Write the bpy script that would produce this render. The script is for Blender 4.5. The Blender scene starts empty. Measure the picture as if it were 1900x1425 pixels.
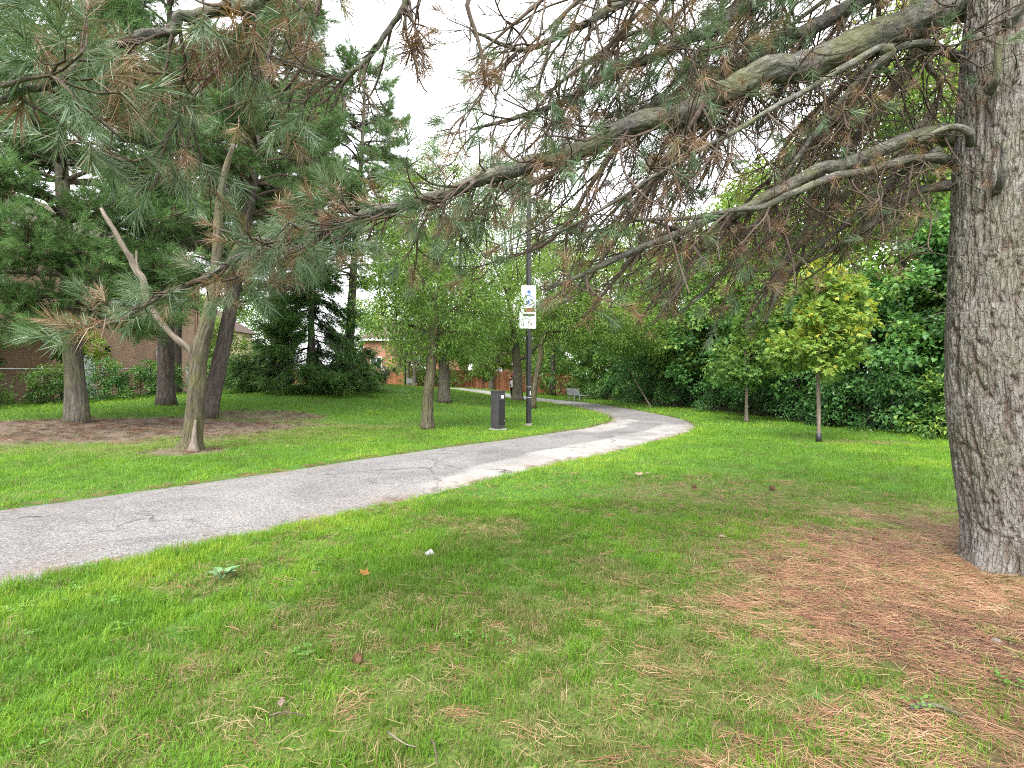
import bpy, bmesh, math
import numpy as np
from mathutils import Vector, Matrix

S = bpy.context.scene
COL = S.collection
R = math.radians

# ------------------------------------------------------------------ camera, sky, sun, exposure
FPX, W0, H0 = 1000.0, 1900.0, 1425.0
EYE = 1.5
PITCH = math.atan((H0 / 2 - 700.0) / FPX)          # horizon at row 700 of the photograph
cam_d = bpy.data.cameras.new('camera')
cam_d.sensor_width = 36.0
cam_d.lens = 36.0 * FPX / W0
cam_d.clip_start = 0.05
cam_d.clip_end = 3000.0
cam = bpy.data.objects.new('camera', cam_d)
COL.objects.link(cam)
cam.location = (0, 0, EYE)
cam.rotation_euler = (math.pi / 2 - PITCH, 0, 0)
S.camera = cam

SUN_EL, SUN_AZ = R(52), R(205)                      # azimuth clockwise from +Y: behind the camera, a little left
world = bpy.data.worlds.new('World')
S.world = world
world.use_nodes = True
nt = world.node_tree
nt.nodes.clear()
wo = nt.nodes.new('ShaderNodeOutputWorld')
bg = nt.nodes.new('ShaderNodeBackground')
sky = nt.nodes.new('ShaderNodeTexSky')
sky.sky_type = 'NISHITA'
sky.sun_disc = False
sky.sun_elevation = SUN_EL
sky.sun_rotation = SUN_AZ
sky.air_density = 1.0
sky.dust_density = 4.0
hs = nt.nodes.new('ShaderNodeHueSaturation')
hs.inputs['Saturation'].default_value = 0.10        # an even white cloud cover
mixc = nt.nodes.new('ShaderNodeMixRGB')
mixc.inputs['Fac'].default_value = 0.6
mixc.inputs['Color2'].default_value = (7.2, 7.2, 7.5, 1)
nt.links.new(sky.outputs[0], hs.inputs['Color'])
nt.links.new(hs.outputs[0], mixc.inputs['Color1'])
nt.links.new(mixc.outputs[0], bg.inputs['Color'])
bg.inputs['Strength'].default_value = 0.13
nt.links.new(bg.outputs[0], wo.inputs['Surface'])

sun_d = bpy.data.lights.new('sun', 'SUN')
sun_d.energy = 1.35
sun_d.angle = R(28)
sun_d.color = (1.0, 0.96, 0.88)
sun = bpy.data.objects.new('sun', sun_d)
COL.objects.link(sun)
sv = Vector((math.sin(SUN_AZ) * math.cos(SUN_EL), math.cos(SUN_AZ) * math.cos(SUN_EL), math.sin(SUN_EL)))
sun.rotation_euler = sv.to_track_quat('Z', 'Y').to_euler()
sun.location = (0, 0, 40)

S.view_settings.view_transform = 'Standard'
S.view_settings.look = 'None'
S.view_settings.gamma = 1.0
S.view_settings.exposure = 2.20
S.view_settings.use_curve_mapping = False
S.render.engine = 'CYCLES'
cy = S.cycles
cy.max_bounces = 5
cy.diffuse_bounces = 3
cy.glossy_bounces = 2
cy.transmission_bounces = 3
cy.transparent_max_bounces = 6
cy.use_denoising = False
cy.denoiser = 'OPENIMAGEDENOISE'
cy.denoising_input_passes = 'RGB_ALBEDO_NORMAL'
cy.denoising_prefilter = 'ACCURATE'
cy.use_adaptive_sampling = False
cy.filter_width = 1.05

# ------------------------------------------------------------------ small maths
def nrm(v):
    v = np.asarray(v, float)
    return v / np.maximum(np.linalg.norm(v, axis=-1, keepdims=True), 1e-9)

def sstep(a, b, x):
    t = np.clip((np.asarray(x, float) - a) / (b - a), 0, 1)
    return t * t * (3 - 2 * t)

def _hash(ix, iy, iz, seed):
    with np.errstate(over='ignore'):
        h = (ix.astype(np.int64) * 374761393 + iy.astype(np.int64) * 668265263 + iz.astype(np.int64) * 2147483647 + seed * 144665) & 0xffffffff
        h = ((h ^ (h >> 13)) * 1274126177) & 0xffffffff
        h = ((h ^ (h >> 16)) * 2246822519) & 0xffffffff
    return (h & 0xffffff) / float(0xffffff)

def vnoise(x, y, z=0.0, seed=0):
    x, y, z = np.broadcast_arrays(np.asarray(x, float), np.asarray(y, float), np.asarray(z, float))
    ix, iy, iz = np.floor(x), np.floor(y), np.floor(z)
    fx, fy, fz = x - ix, y - iy, z - iz
    fx, fy, fz = [f * f * (3 - 2 * f) for f in (fx, fy, fz)]
    r = 0
    for dx in (0, 1):
        for dy in (0, 1):
            for dz in (0, 1):
                w = (fx if dx else 1 - fx) * (fy if dy else 1 - fy) * (fz if dz else 1 - fz)
                r = r + w * _hash(ix + dx, iy + dy, iz + dz, seed)
    return r

def fbm(x, y, z=0.0, seed=0, o=3):
    r, a, t = 0, 0.5, 0
    for k in range(o):
        r = r + a * vnoise(np.asarray(x) * 2 ** k, np.asarray(y) * 2 ** k, np.asarray(z) * 2 ** k, seed + k)
        t += a
        a *= 0.5
    return r / t

def cell2(u, v, seed=0):
    iu, iv = np.floor(u), np.floor(v)
    f1 = np.full(u.shape, 9.0)
    f2 = np.full(u.shape, 9.0)
    cid = np.zeros(u.shape)
    z = np.zeros(u.shape)
    for du in (-1, 0, 1):
        for dv in (-1, 0, 1):
            cu, cv = iu + du, iv + dv
            pu = cu + _hash(cu, cv, z, seed)
            pv = cv + _hash(cu, cv, z + 7, seed)
            d = np.hypot(u - pu, v - pv)
            nearer = d < f1
            f2 = np.where(nearer, f1, np.minimum(f2, d))
            cid = np.where(nearer, _hash(cu, cv, z + 3, seed), cid)
            f1 = np.where(nearer, d, f1)
    return f1, f2, cid

def spline(pts, n):
    """Catmull-Rom through pts (any dimension), n samples."""
    p = np.asarray(pts, float)
    if len(p) == 2:
        t = np.linspace(0, 1, n)[:, None]
        return p[0] * (1 - t) + p[1] * t
    q = np.vstack([2 * p[0] - p[1], p, 2 * p[-1] - p[-2]])
    t = np.linspace(0, len(p) - 1 - 1e-9, n)
    i = np.floor(t).astype(int)
    f = (t - i)[:, None]
    a, b, c, d = q[i], q[i + 1], q[i + 2], q[i + 3]
    return 0.5 * ((2 * b) + (-a + c) * f + (2 * a - 5 * b + 4 * c - d) * f ** 2 + (-a + 3 * b - 3 * c + d) * f ** 3)

# ------------------------------------------------------------------ the lie of the land
PATH_C = np.array([(-10.5, -2.2), (-7.4, 1.6), (-4.75, 5.0), (-2.6, 7.6), (-0.5, 10.35), (2.0, 13.3), (3.75, 15.8), (4.75, 18.6),
                   (4.85, 21.8), (4.3, 26.8), (2.3, 33.6), (-1.6, 40.5), (-7.5, 46.0), (-16.0, 50.5), (-30.0, 55.0)])
PATH_S = spline(PATH_C, 420)
PATH_W = np.interp(np.arange(420) / 419.0, [0, .10, .30, .45, .55, .65, 1.0], [1.65, 1.66, 1.62, 1.45, 1.22, 1.10, 1.0])   # half width

def raw_h(x, y):
    x = np.asarray(x, float); y = np.asarray(y, float)
    plateau = 0.52 * sstep(-3.5, -15.0, x - 0.30 * (y - 14)) * sstep(6, 14, y) * sstep(60, 40, y)
    mound = 0.66 * np.exp(-(((x + 8.5) / 7.0) ** 2 + ((y - 29) / 8.0) ** 2))
    far = (0.08 - 0.030 * (x + 3)) * sstep(30, 46, y)
    far = np.clip(far, -0.25, 0.40)
    roll = 0.05 * (fbm(x * 0.25, y * 0.25, 0, 5, 2) - 0.5) + 0.025 * (fbm(x * 1.1, y * 1.1, 0, 9, 2) - 0.5)
    return np.maximum(plateau, 0) + mound + far + roll

def path_dist(x, y):
    """distance to the path's centre line, index of the nearest sample"""
    x = np.asarray(x, float).ravel(); y = np.asarray(y, float).ravel()
    d = np.empty(x.size); k = np.empty(x.size, int)
    for s in range(0, x.size, 20000):
        dd = (x[s:s + 20000, None] - PATH_S[None, :, 0]) ** 2 + (y[s:s + 20000, None] - PATH_S[None, :, 1]) ** 2
        j = dd.argmin(1)
        k[s:s + 20000] = j
        d[s:s + 20000] = np.sqrt(dd[np.arange(len(j)), j])
    return d, k

PATH_Z = raw_h(PATH_S[:, 0], PATH_S[:, 1])
PATH_Z = np.convolve(np.pad(PATH_Z, 10, 'edge'), np.ones(21) / 21, 'valid')

def height(x, y):
    sh = np.shape(x)
    d, k = path_dist(x, y)
    h = raw_h(np.ravel(x), np.ravel(y))
    e = d - PATH_W[k]
    w = sstep(0.05, 2.2, e)
    base = PATH_Z[k]
    lip = 0.012 * sstep(-0.05, 0.25, e) - 0.055 * sstep(0.02, -0.12, e)
    r = base * (1 - w) + h * w + lip
    return r.reshape(sh) if sh else float(r[0])

# pixel of the photograph -> ray / point / point on the ground (used only to find where things stand)
_f = np.array([0, math.cos(PITCH), -math.sin(PITCH)])
_u = np.array([0, math.sin(PITCH), math.cos(PITCH)])
def ray(px, py):
    return np.array([(px - W0 / 2) / FPX, 0, 0]) + _f - _u * ((py - H0 / 2) / FPX)
def PT(px, py, depth):
    d = ray(px, py)
    return np.array([0, 0, EYE]) + d * (depth / d[1])
def GR(px, py, lo=1.5, hi=90):
    d = ray(px, py)
    ts = np.linspace(lo, hi, 1200)
    p = np.array([0, 0, EYE]) + d[None] * (ts / d[1])[:, None]
    below = p[:, 2] <= height(p[:, 0], p[:, 1])
    if not below.any():
        q = p[-1]
    else:
        q = p[below.argmax()]
    return np.array([q[0], q[1], height(np.array([q[0]]), np.array([q[1]]))[0]])
def onground(x, y):
    return np.array([x, y, height(np.array([x]), np.array([y]))[0]])

# ------------------------------------------------------------------ mesh building
class MB:
    def __init__(self):
        self.v, self.f3, self.f4, self.tone, self.buv = [], [], [], [], []
        self.n = 0
    def add(self, v, f3=None, f4=None, tone=0.5, buv=None):
        v = np.asarray(v, np.float32).reshape(-1, 3)
        if f3 is not None and len(f3): self.f3.append(np.asarray(f3, np.int64).reshape(-1, 3) + self.n)
        if f4 is not None and len(f4): self.f4.append(np.asarray(f4, np.int64).reshape(-1, 4) + self.n)
        self.v.append(v)
        self.tone.append(np.broadcast_to(np.asarray(tone, np.float32), (len(v),)))
        self.buv.append(v if buv is None else np.asarray(buv, np.float32))
        self.n += len(v)
        return self
    def box(self, c, s, rz=0.0, tone=0.5):
        c = np.asarray(c, float); s = np.asarray(s, float) / 2
        p = np.array([(-1, -1, -1), (1, -1, -1), (1, 1, -1), (-1, 1, -1), (-1, -1, 1), (1, -1, 1), (1, 1, 1), (-1, 1, 1)]) * s
        a = np.array([[math.cos(rz), math.sin(rz), 0], [-math.sin(rz), math.cos(rz), 0], [0, 0, 1]])
        q = p @ a + c
        return self.add(q, None, [(0, 3, 2, 1), (4, 5, 6, 7), (0, 1, 5, 4), (1, 2, 6, 5), (2, 3, 7, 6), (3, 0, 4, 7)], tone)
    def tube(self, pts, rad, seg=8, caps=True, rough=0.0, seed=0, tone=0.5):
        p = np.asarray(pts, float); r = np.broadcast_to(np.asarray(rad, float), (len(p),))
        t = nrm(np.gradient(p, axis=0))
        up = np.array([0, 0, 1.0]) if abs(t[0][2]) < 0.9 else np.array([1.0, 0, 0])
        a = nrm(np.cross(t[0], up)); A = [a]
        for i in range(1, len(p)):
            a = a - t[i] * np.dot(a, t[i]); a = nrm(a); A.append(a)
        A = np.array(A); B = np.cross(t, A)
        th = np.arange(seg) * 2 * math.pi / seg
        L = np.concatenate([[0], np.cumsum(np.linalg.norm(np.diff(p, axis=0), axis=1))])
        cs, sn = np.cos(th), np.sin(th)
        rr = np.repeat(r[:, None], seg, 1)
        if rough:
            rr = rr * (1 + rough * 2 * (vnoise(cs[None] * 1.5 + 0 * L[:, None], sn[None] * 1.5 + 0 * L[:, None], L[:, None] / np.maximum(r[:, None] * 2.2, 0.02), seed) - 0.5))
        v = p[:, None] + rr[..., None] * (A[:, None] * cs[None, :, None] + B[:, None] * sn[None, :, None])
        buv = np.stack([rr * cs[None], rr * sn[None], np.repeat(L[:, None], seg, 1) + seed * 1.37], -1)
        n = len(p)
        i = np.arange(n - 1)[:, None] * seg; j = np.arange(seg)[None]; k = (j + 1) % seg
        f = np.stack([i + j, i + k, i + seg + k, i + seg + j], -1).reshape(-1, 4)
        v = v.reshape(-1, 3); buv = buv.reshape(-1, 3); f3 = []
        if caps:
            v = np.vstack([v, p[0], p[-1] + t[-1] * r[-1] * 0.4]); buv = np.vstack([buv, [0, 0, 0], [0, 0, L[-1]]])
            a0, b0 = n * seg, n * seg + 1
            f3 = [(a0, (q + 1) % seg, q) for q in range(seg)] + [(b0, (n - 1) * seg + q, (n - 1) * seg + (q + 1) % seg) for q in range(seg)]
        return self.add(v, f3, f, tone, buv)
    def scatter(self, tmpl, pos, ax, ay, az, scl, tone):
        """copies of a template (verts, tris, tone offsets) at pos with frame (ax, ay, az)"""
        tv, tf, tt = tmpl
        M = len(pos)
        if M == 0: return self
        scl = np.broadcast_to(np.asarray(scl, float), (M,))
        v = (tv[None, :, 0, None] * ax[:, None] + tv[None, :, 1, None] * ay[:, None] + tv[None, :, 2, None] * az[:, None]) * scl[:, None, None] + pos[:, None]
        f = tf[None] + (np.arange(M) * len(tv))[:, None, None]
        tn = np.clip(np.broadcast_to(np.asarray(tone, float), (M,))[:, None] + tt[None], 0, 1)
        return self.add(v.reshape(-1, 3), f.reshape(-1, 3), None, tn.reshape(-1))
    def mesh(self, name, smooth=False):
        me = bpy.data.meshes.new(name)
        v = np.concatenate(self.v)
        f3 = np.concatenate(self.f3) if self.f3 else np.zeros((0, 3), np.int64)
        f4 = np.concatenate(self.f4) if self.f4 else np.zeros((0, 4), np.int64)
        me.vertices.add(len(v)); me.vertices.foreach_set('co', v.ravel().astype(np.float32))
        loops = np.concatenate([f3.ravel(), f4.ravel()]).astype(np.int32)
        me.loops.add(len(loops)); me.loops.foreach_set('vertex_index', loops)
        npoly = len(f3) + len(f4)
        me.polygons.add(npoly)
        st = np.concatenate([np.arange(len(f3)) * 3, len(f3) * 3 + np.arange(len(f4)) * 4]).astype(np.int32)
        me.polygons.foreach_set('loop_start', st)
        me.polygons.foreach_set('use_smooth', np.full(npoly, bool(smooth)))
        a = me.attributes.new('tone', 'FLOAT', 'POINT'); a.data.foreach_set('value', np.concatenate(self.tone).astype(np.float32))
        b = me.attributes.new('buv', 'FLOAT_VECTOR', 'POINT'); b.data.foreach_set('vector', np.concatenate(self.buv).astype(np.float32).ravel())
        me.update(); me.validate()
        return me
    def build(self, name, mat, parent=None, smooth=False, origin=None):
        if origin is not None:
            o3 = np.asarray(origin, np.float32)
            self.v = [q - o3 for q in self.v]
        me = self.mesh(name, smooth)
        me.materials.append(mat)
        o = bpy.data.objects.new(name, me)
        COL.objects.link(o)
        if parent is not None: o.parent = parent
        elif origin is not None: o.location = origin
        return o

def tag(o, label=None, cat=None, group=None, kind=None):
    if label: o['label'] = label
    if cat: o['category'] = cat
    if group: o['group'] = group
    if kind: o['kind'] = kind
    return o

def empty(name, loc, label, cat, group=None, rz=0.0):
    o = bpy.data.objects.new(name, None)
    COL.objects.link(o)
    o.location = Vector([float(q) for q in loc])
    o.rotation_euler = (0, 0, rz)
    o.empty_display_size = 0.2
    return tag(o, label, cat, group)

# ------------------------------------------------------------------ materials
def newmat(name):
    m = bpy.data.materials.new(name); m.use_nodes = True
    t = m.node_tree; t.nodes.clear()
    out = t.nodes.new('ShaderNodeOutputMaterial')
    return m, t, out
def N(t, kind, **kw):
    n = t.nodes.new(kind)
    for k, v in kw.items(): setattr(n, k, v)
    return n
def ramp(t, fac, stops, interp='LINEAR'):
    r = t.nodes.new('ShaderNodeValToRGB')
    r.color_ramp.interpolation = interp
    e = r.color_ramp.elements
    while len(e) < len(stops): e.new(0.5)
    for q, (p, c) in zip(e, stops):
        q.position = p; q.color = (*c, 1)
    t.links.new(fac, r.inputs['Fac'])
    return r.outputs['Color']
def attr(t, name, typ='GEOMETRY'):
    a = t.nodes.new('ShaderNodeAttribute'); a.attribute_name = name; a.attribute_type = typ
    return a
def noise(t, scale, detail=4, vec=None, rough=0.55, dist=0.0):
    n = t.nodes.new('ShaderNodeTexNoise')
    n.inputs['Scale'].default_value = scale; n.inputs['Detail'].default_value = detail
    n.inputs['Roughness'].default_value = rough; n.inputs['Distortion'].default_value = dist
    if vec is not None: t.links.new(vec, n.inputs['Vector'])
    return n
def mixrgb(t, fac, a, b, mode='MIX'):
    m = t.nodes.new('ShaderNodeMixRGB'); m.blend_type = mode
    for s, v in (('Fac', fac), ('Color1', a), ('Color2', b)):
        if hasattr(v, 'is_output'): t.links.new(v, m.inputs[s])
        elif isinstance(v, (int, float)): m.inputs[s].default_value = v
        else: m.inputs[s].default_value = (*v, 1)
    return m.outputs['Color']
def math_(t, op, a, b=0.0, clamp=False):
    m = t.nodes.new('ShaderNodeMath'); m.operation = op; m.use_clamp = clamp
    for i, v in enumerate((a, b)):
        if hasattr(v, 'is_output'): t.links.new(v, m.inputs[i])
        else: m.inputs[i].default_value = v
    return m.outputs[0]
def vmul(t, vec, s):
    m = t.nodes.new('ShaderNodeVectorMath'); m.operation = 'MULTIPLY'
    t.links.new(vec, m.inputs[0]); m.inputs[1].default_value = s
    return m.outputs[0]
def principled(t, out, col, rough=0.8, spec=0.3, metal=0.0, bump=None, bstr=0.3, bdist=0.01):
    b = t.nodes.new('ShaderNodeBsdfPrincipled')
    if hasattr(col, 'is_output'): t.links.new(col, b.inputs['Base Color'])
    else: b.inputs['Base Color'].default_value = (*col, 1)
    if hasattr(rough, 'is_output'): t.links.new(rough, b.inputs['Roughness'])
    else: b.inputs['Roughness'].default_value = rough
    b.inputs['Specular IOR Level'].default_value = spec
    b.inputs['Metallic'].default_value = metal
    if bump is not None:
        n = t.nodes.new('ShaderNodeBump'); n.inputs['Strength'].default_value = bstr; n.inputs['Distance'].default_value = bdist
        t.links.new(bump, n.inputs['Height']); t.links.new(n.outputs[0], b.inputs['Normal'])
    if out is not None: t.links.new(b.outputs[0], out.inputs['Surface'])
    return b

def leaf_mat(name, stops, transl=0.35, rough=0.5, spec=0.25, inst=False):
    m, t, out = newmat(name)
    a = attr(t, 'tone', 'INSTANCER' if inst else 'GEOMETRY')
    c = ramp(t, a.outputs['Fac'], stops)
    b = principled(t, None, c, rough, spec)
    tr = N(t, 'ShaderNodeBsdfTranslucent')
    t.links.new(mixrgb(t, 0.5, c, mixrgb(t, 1.0, c, (1.5, 1.35, 0.5), 'MULTIPLY')), tr.inputs['Color'])
    mx = N(t, 'ShaderNodeMixShader'); mx.inputs[0].default_value = transl
    t.links.new(b.outputs[0], mx.inputs[1]); t.links.new(tr.outputs[0], mx.inputs[2])
    t.links.new(mx.outputs[0], out.inputs['Surface'])
    return m

def bark_mat(name, dark, mid, light, moss=None, moss_amt=0.0, stretch=0.25, scale=14, bstr=0.8, bdist=0.02):
    m, t, out = newmat(name)
    a = attr(t, 'buv')
    v = vmul(t, a.outputs['Vector'], (1, 1, stretch))
    n1 = noise(t, scale, 6, v, 0.65, 0.6)
    vo = N(t, 'ShaderNodeTexVoronoi'); vo.feature = 'DISTANCE_TO_EDGE'; vo.inputs['Scale'].default_value = scale * 0.9
    wv = N(t, 'ShaderNodeVectorMath', operation='ADD')
    t.links.new(v, wv.inputs[0]); t.links.new(vmul(t, n1.outputs['Color'], (0.05, 0.05, 0.05)), wv.inputs[1])
    t.links.new(wv.outputs[0], vo.inputs['Vector'])
    c = ramp(t, n1.outputs['Fac'], [(0.30, dark), (0.5, mid), (0.72, light)])
    n3 = noise(t, scale * 6, 3, a.outputs['Vector'])
    c = mixrgb(t, 0.35, c, ramp(t, n3.outputs['Fac'], [(0.35, dark), (0.65, light)]))
    if moss is not None:
        n2 = noise(t, 2.6, 4, a.outputs['Vector'], 0.65)
        f = math_(t, 'MULTIPLY', ramp(t, n2.outputs['Fac'], [(0.46, (0, 0, 0)), (0.62, (1, 1, 1))]), moss_amt)
        c = mixrgb(t, f, c, moss)
    h = math_(t, 'ADD', math_(t, 'MULTIPLY', math_(t, 'MINIMUM', vo.outputs['Distance'], 0.25), 2.4), n1.outputs['Fac'])
    principled(t, out, c, 0.9, 0.15, 0, h, bstr, bdist)
    return m

def plain_mat(name, col, rough=0.6, spec=0.4, metal=0.0, var=0.12, scale=8.0, bstr=0.15):
    m, t, out = newmat(name)
    co = N(t, 'ShaderNodeTexCoord')
    n = noise(t, scale, 5, co.outputs['Object'])
    lo = tuple(max(0, q * (1 - var)) for q in col); hi = tuple(min(1, q * (1 + var)) for q in col)
    c = ramp(t, n.outputs['Fac'], [(0.3, lo), (0.7, hi)])
    n2 = noise(t, scale * 12, 2, co.outputs['Object'])
    principled(t, out, c, rough, spec, metal, n2.outputs['Fac'], bstr, 0.003)
    return m

M = {}
M['bark_pine'] = bark_mat('bark_pine', (0.075, 0.06, 0.048), (0.20, 0.175, 0.15), (0.40, 0.37, 0.34), (0.16, 0.17, 0.06), 0.45, 0.28, 15, 0.8, 0.02)
M['bark_limb'] = bark_mat('bark_limb', (0.018, 0.015, 0.013), (0.068, 0.06, 0.05), (0.26, 0.26, 0.235), (0.12, 0.13, 0.045), 0.5, 0.4, 26, 0.9, 0.012)
M['bark_twig'] = bark_mat('bark_twig', (0.035, 0.026, 0.020), (0.075, 0.056, 0.043), (0.16, 0.125, 0.10), None, 0, 0.5, 40, 0.5, 0.004)
M['bark_grey'] = bark_mat('bark_grey', (0.03, 0.026, 0.021), (0.085, 0.074, 0.06), (0.19, 0.172, 0.145), (0.15, 0.155, 0.06), 0.4, 0.22, 12, 0.9, 0.03)
M['bark_dark'] = bark_mat('bark_dark', (0.02, 0.016, 0.013), (0.06, 0.048, 0.04), (0.15, 0.13, 0.115), None, 0, 0.22, 11, 0.9, 0.03)
M['bark_olive'] = bark_mat('bark_olive', (0.02, 0.017, 0.011), (0.066, 0.056, 0.037), (0.155, 0.138, 0.10), (0.09, 0.09, 0.033), 0.5, 0.18, 14, 1.0, 0.025)
M['dead_wood'] = bark_mat('dead_wood', (0.042, 0.032, 0.024), (0.12, 0.097, 0.075), (0.26, 0.225, 0.185), None, 0, 0.15, 16, 0.6, 0.012)
M['needle'] = leaf_mat('pine_needle', [(0.0, (0.10, 0.055, 0.035)), (0.22, (0.24, 0.14, 0.08)), (0.36, (0.17, 0.145, 0.075)), (0.48, (0.06, 0.10, 0.04)), (0.75, (0.10, 0.165, 0.085)), (1.0, (0.20, 0.275, 0.17))], 0.2, 0.38, 0.4)
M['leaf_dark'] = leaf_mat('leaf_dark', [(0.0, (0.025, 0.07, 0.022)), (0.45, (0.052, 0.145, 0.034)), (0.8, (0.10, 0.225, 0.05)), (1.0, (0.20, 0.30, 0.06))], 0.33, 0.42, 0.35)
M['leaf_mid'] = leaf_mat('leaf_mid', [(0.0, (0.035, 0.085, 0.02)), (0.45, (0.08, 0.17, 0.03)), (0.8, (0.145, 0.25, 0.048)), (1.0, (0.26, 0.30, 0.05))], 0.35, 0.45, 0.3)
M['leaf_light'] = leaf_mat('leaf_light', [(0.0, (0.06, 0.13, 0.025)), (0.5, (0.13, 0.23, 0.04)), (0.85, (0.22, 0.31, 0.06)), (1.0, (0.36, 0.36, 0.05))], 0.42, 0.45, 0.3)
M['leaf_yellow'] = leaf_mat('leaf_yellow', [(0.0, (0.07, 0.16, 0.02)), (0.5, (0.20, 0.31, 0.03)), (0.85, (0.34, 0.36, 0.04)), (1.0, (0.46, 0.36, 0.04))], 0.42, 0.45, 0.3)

# ------------------------------------------------------------------ ground zones (dry grass, bare soil, needle litter)
def blob(x, y, cx, cy, rx, ry, rot=0.0, soft=0.5, wob=0.35, seed=0):
    c, s = math.cos(rot), math.sin(rot)
    dx, dy = x - cx, y - cy
    u, v = (dx * c + dy * s) / rx, (-dx * s + dy * c) / ry
    r = np.sqrt(u * u + v * v) + wob * (fbm(x * 0.9, y * 0.9, 0, seed + 31, 4) - 0.5) * 2
    return sstep(1 + soft * 0.5, 1 - soft * 0.5, r)

SOIL = []
_a = GR(60, 800); _b = GR(300, 790); _c = GR(480, 772); _d = GR(345, 838)
def zones(x, y):
    """litter (fallen pine needles), dry (straw-coloured grass), soil (bare brown ground)"""
    x = np.asarray(x, float); y = np.asarray(y, float)
    lit = blob(x, y, 3.75, 3.25, 2.05, 1.6, 0.5, 0.9, 0.6, 1)
    lit = np.maximum(lit, 0.5 * blob(x, y, 1.5, 1.8, 1.1, 0.6, 0.2, 0.9, 0.6, 2))
    dry = np.maximum(lit, 0.62 * blob(x, y, 3.3, 4.3, 2.5, 2.2, 0.5, 1.0, 0.6, 3))
    dry = np.maximum(dry, 0.42 * blob(x, y, 2.9, 7.0, 1.6, 1.2, 0.3, 0.9, 0.5, 4))
    dry = np.maximum(dry, 0.42 * blob(x, y, 0.3, 2.3, 2.4, 1.5, 0.0, 1.0, 0.7, 5))
    dry = np.maximum(dry, 0.5 * sstep(0.55, 0.72, fbm(x * 1.3, y * 1.3, 0, 77, 3)) * sstep(9, 5, y))
    soil = blob(x, y, _a[0], _a[1], 4.2, 1.8, 0.35, 0.6, 0.4, 6)
    soil = np.maximum(soil, blob(x, y, _b[0], _b[1], 3.3, 1.6, 0.5, 0.6, 0.4, 7))
    soil = np.maximum(soil, 0.7 * blob(x, y, _c[0], _c[1], 1.8, 1.2, 0.3, 0.8, 0.5, 8))
    soil = np.maximum(soil, 0.8 * blob(x, y, _d[0], _d[1], 0.75, 0.5, 0.2, 0.8, 0.5, 9))
    _s = blob(x, y, 8.15, 12.4, 0.9, 0.4, 0, 0.9, 0.4, 10)
    dry = np.maximum(dry, 0.8 * _s)
    dry = np.maximum(dry, 0.5 * blob(x, y, _b[0] + 1.0, _b[1] - 1.0, 6.0, 2.6, 0.45, 1.0, 0.5, 12))
    hedge = sstep(0.2, 1.4, x - hedge_line(y)) * sstep(5, 9, y) * sstep(60, 40, y)
    soil = np.maximum(soil, 0.9 * hedge)
    return lit, dry, soil

def hedge_line(y):
    return np.interp(y, [5, 12.5, 14.5, 17.5, 23, 31, 40, 50], [13.5, 11.0, 9.8, 9.3, 8.3, 6.4, 5.2, 5.0])

# ------------------------------------------------------------------ ground
def make_ground():
    ys = np.concatenate([np.linspace(-60, -3, 20), np.arange(-2.5, 12, 0.14), np.arange(12, 35, 0.28), np.arange(35, 62, 0.7), np.geomspace(63, 900, 26)])
    xs = np.concatenate([-np.geomspace(900, 27, 24), np.arange(-26, -9, 0.5), np.arange(-9, 9, 0.15), np.arange(9, 26, 0.5), np.geomspace(27, 900, 24)])
    X, Y = np.meshgrid(xs, ys)
    Z = height(X, Y)
    far = sstep(70, 200, np.hypot(X, Y))
    Z = Z * (1 - far)
    ny, nx = X.shape
    i = np.arange(ny - 1)[:, None] * nx; j = np.arange(nx - 1)[None]
    f = np.stack([i + j, i + j + 1, i + nx + j + 1, i + nx + j], -1).reshape(-1, 4)
    mb = MB().add(np.stack([X, Y, Z], -1).reshape(-1, 3), None, f, 0.5)
    m, t, out = newmat('lawn_ground')
    co = N(t, 'ShaderNodeTexCoord')
    n1 = noise(t, 1.1, 5, co.outputs['Object'], 0.6)
    n2 = noise(t, 45, 4, co.outputs['Object'], 0.7)
    n3 = noise(t, 9, 5, co.outputs['Object'], 0.65)
    green = ramp(t, n2.outputs['Fac'], [(0.30, (0.03, 0.055, 0.012)), (0.55, (0.06, 0.135, 0.02)), (0.75, (0.10, 0.19, 0.03))])
    dryc = ramp(t, n2.outputs['Fac'], [(0.32, (0.075, 0.055, 0.028)), (0.55, (0.17, 0.145, 0.06)), (0.75, (0.27, 0.22, 0.11))])
    litc = ramp(t, n2.outputs['Fac'], [(0.32, (0.03, 0.02, 0.014)), (0.55, (0.085, 0.05, 0.032)), (0.75, (0.16, 0.10, 0.062))])
    soilc = ramp(t, mixrgb(t, 0.5, n2.outputs['Fac'], n3.outputs['Fac']), [(0.35, (0.05, 0.038, 0.029)), (0.5, (0.13, 0.10, 0.076)), (0.68, (0.21, 0.17, 0.13))])
    def brk(name, k):                                # zone weight with broken edges
        a = attr(t, name).outputs['Fac']
        s = math_(t, 'ADD', a, math_(t, 'MULTIPLY', math_(t, 'SUBTRACT', n3.outputs['Fac'], 0.5), k))
        return math_(t, 'MULTIPLY', math_(t, 'SUBTRACT', s, 0.12), 1.35, True)
    c = mixrgb(t, brk('dry', 0.9), green, dryc)
    c = mixrgb(t, brk('soil', 0.9), c, soilc)
    c = mixrgb(t, brk('litter', 0.7), c, litc)
    principled(t, out, c, 0.95, 0.1, 0, math_(t, 'ADD', n2.outputs['Fac'], n3.outputs['Fac']), 0.7, 0.03)
    o = mb.build('ground', m, smooth=True)
    lit, dry, soil = zones(X.ravel(), Y.ravel())
    for nm, a in (('litter', lit), ('dry', dry), ('soil', soil)):
        q = o.data.attributes.new(nm, 'FLOAT', 'POINT'); q.data.foreach_set('value', a.astype(np.float32))
    return tag(o, kind='structure')
make_ground()

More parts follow.
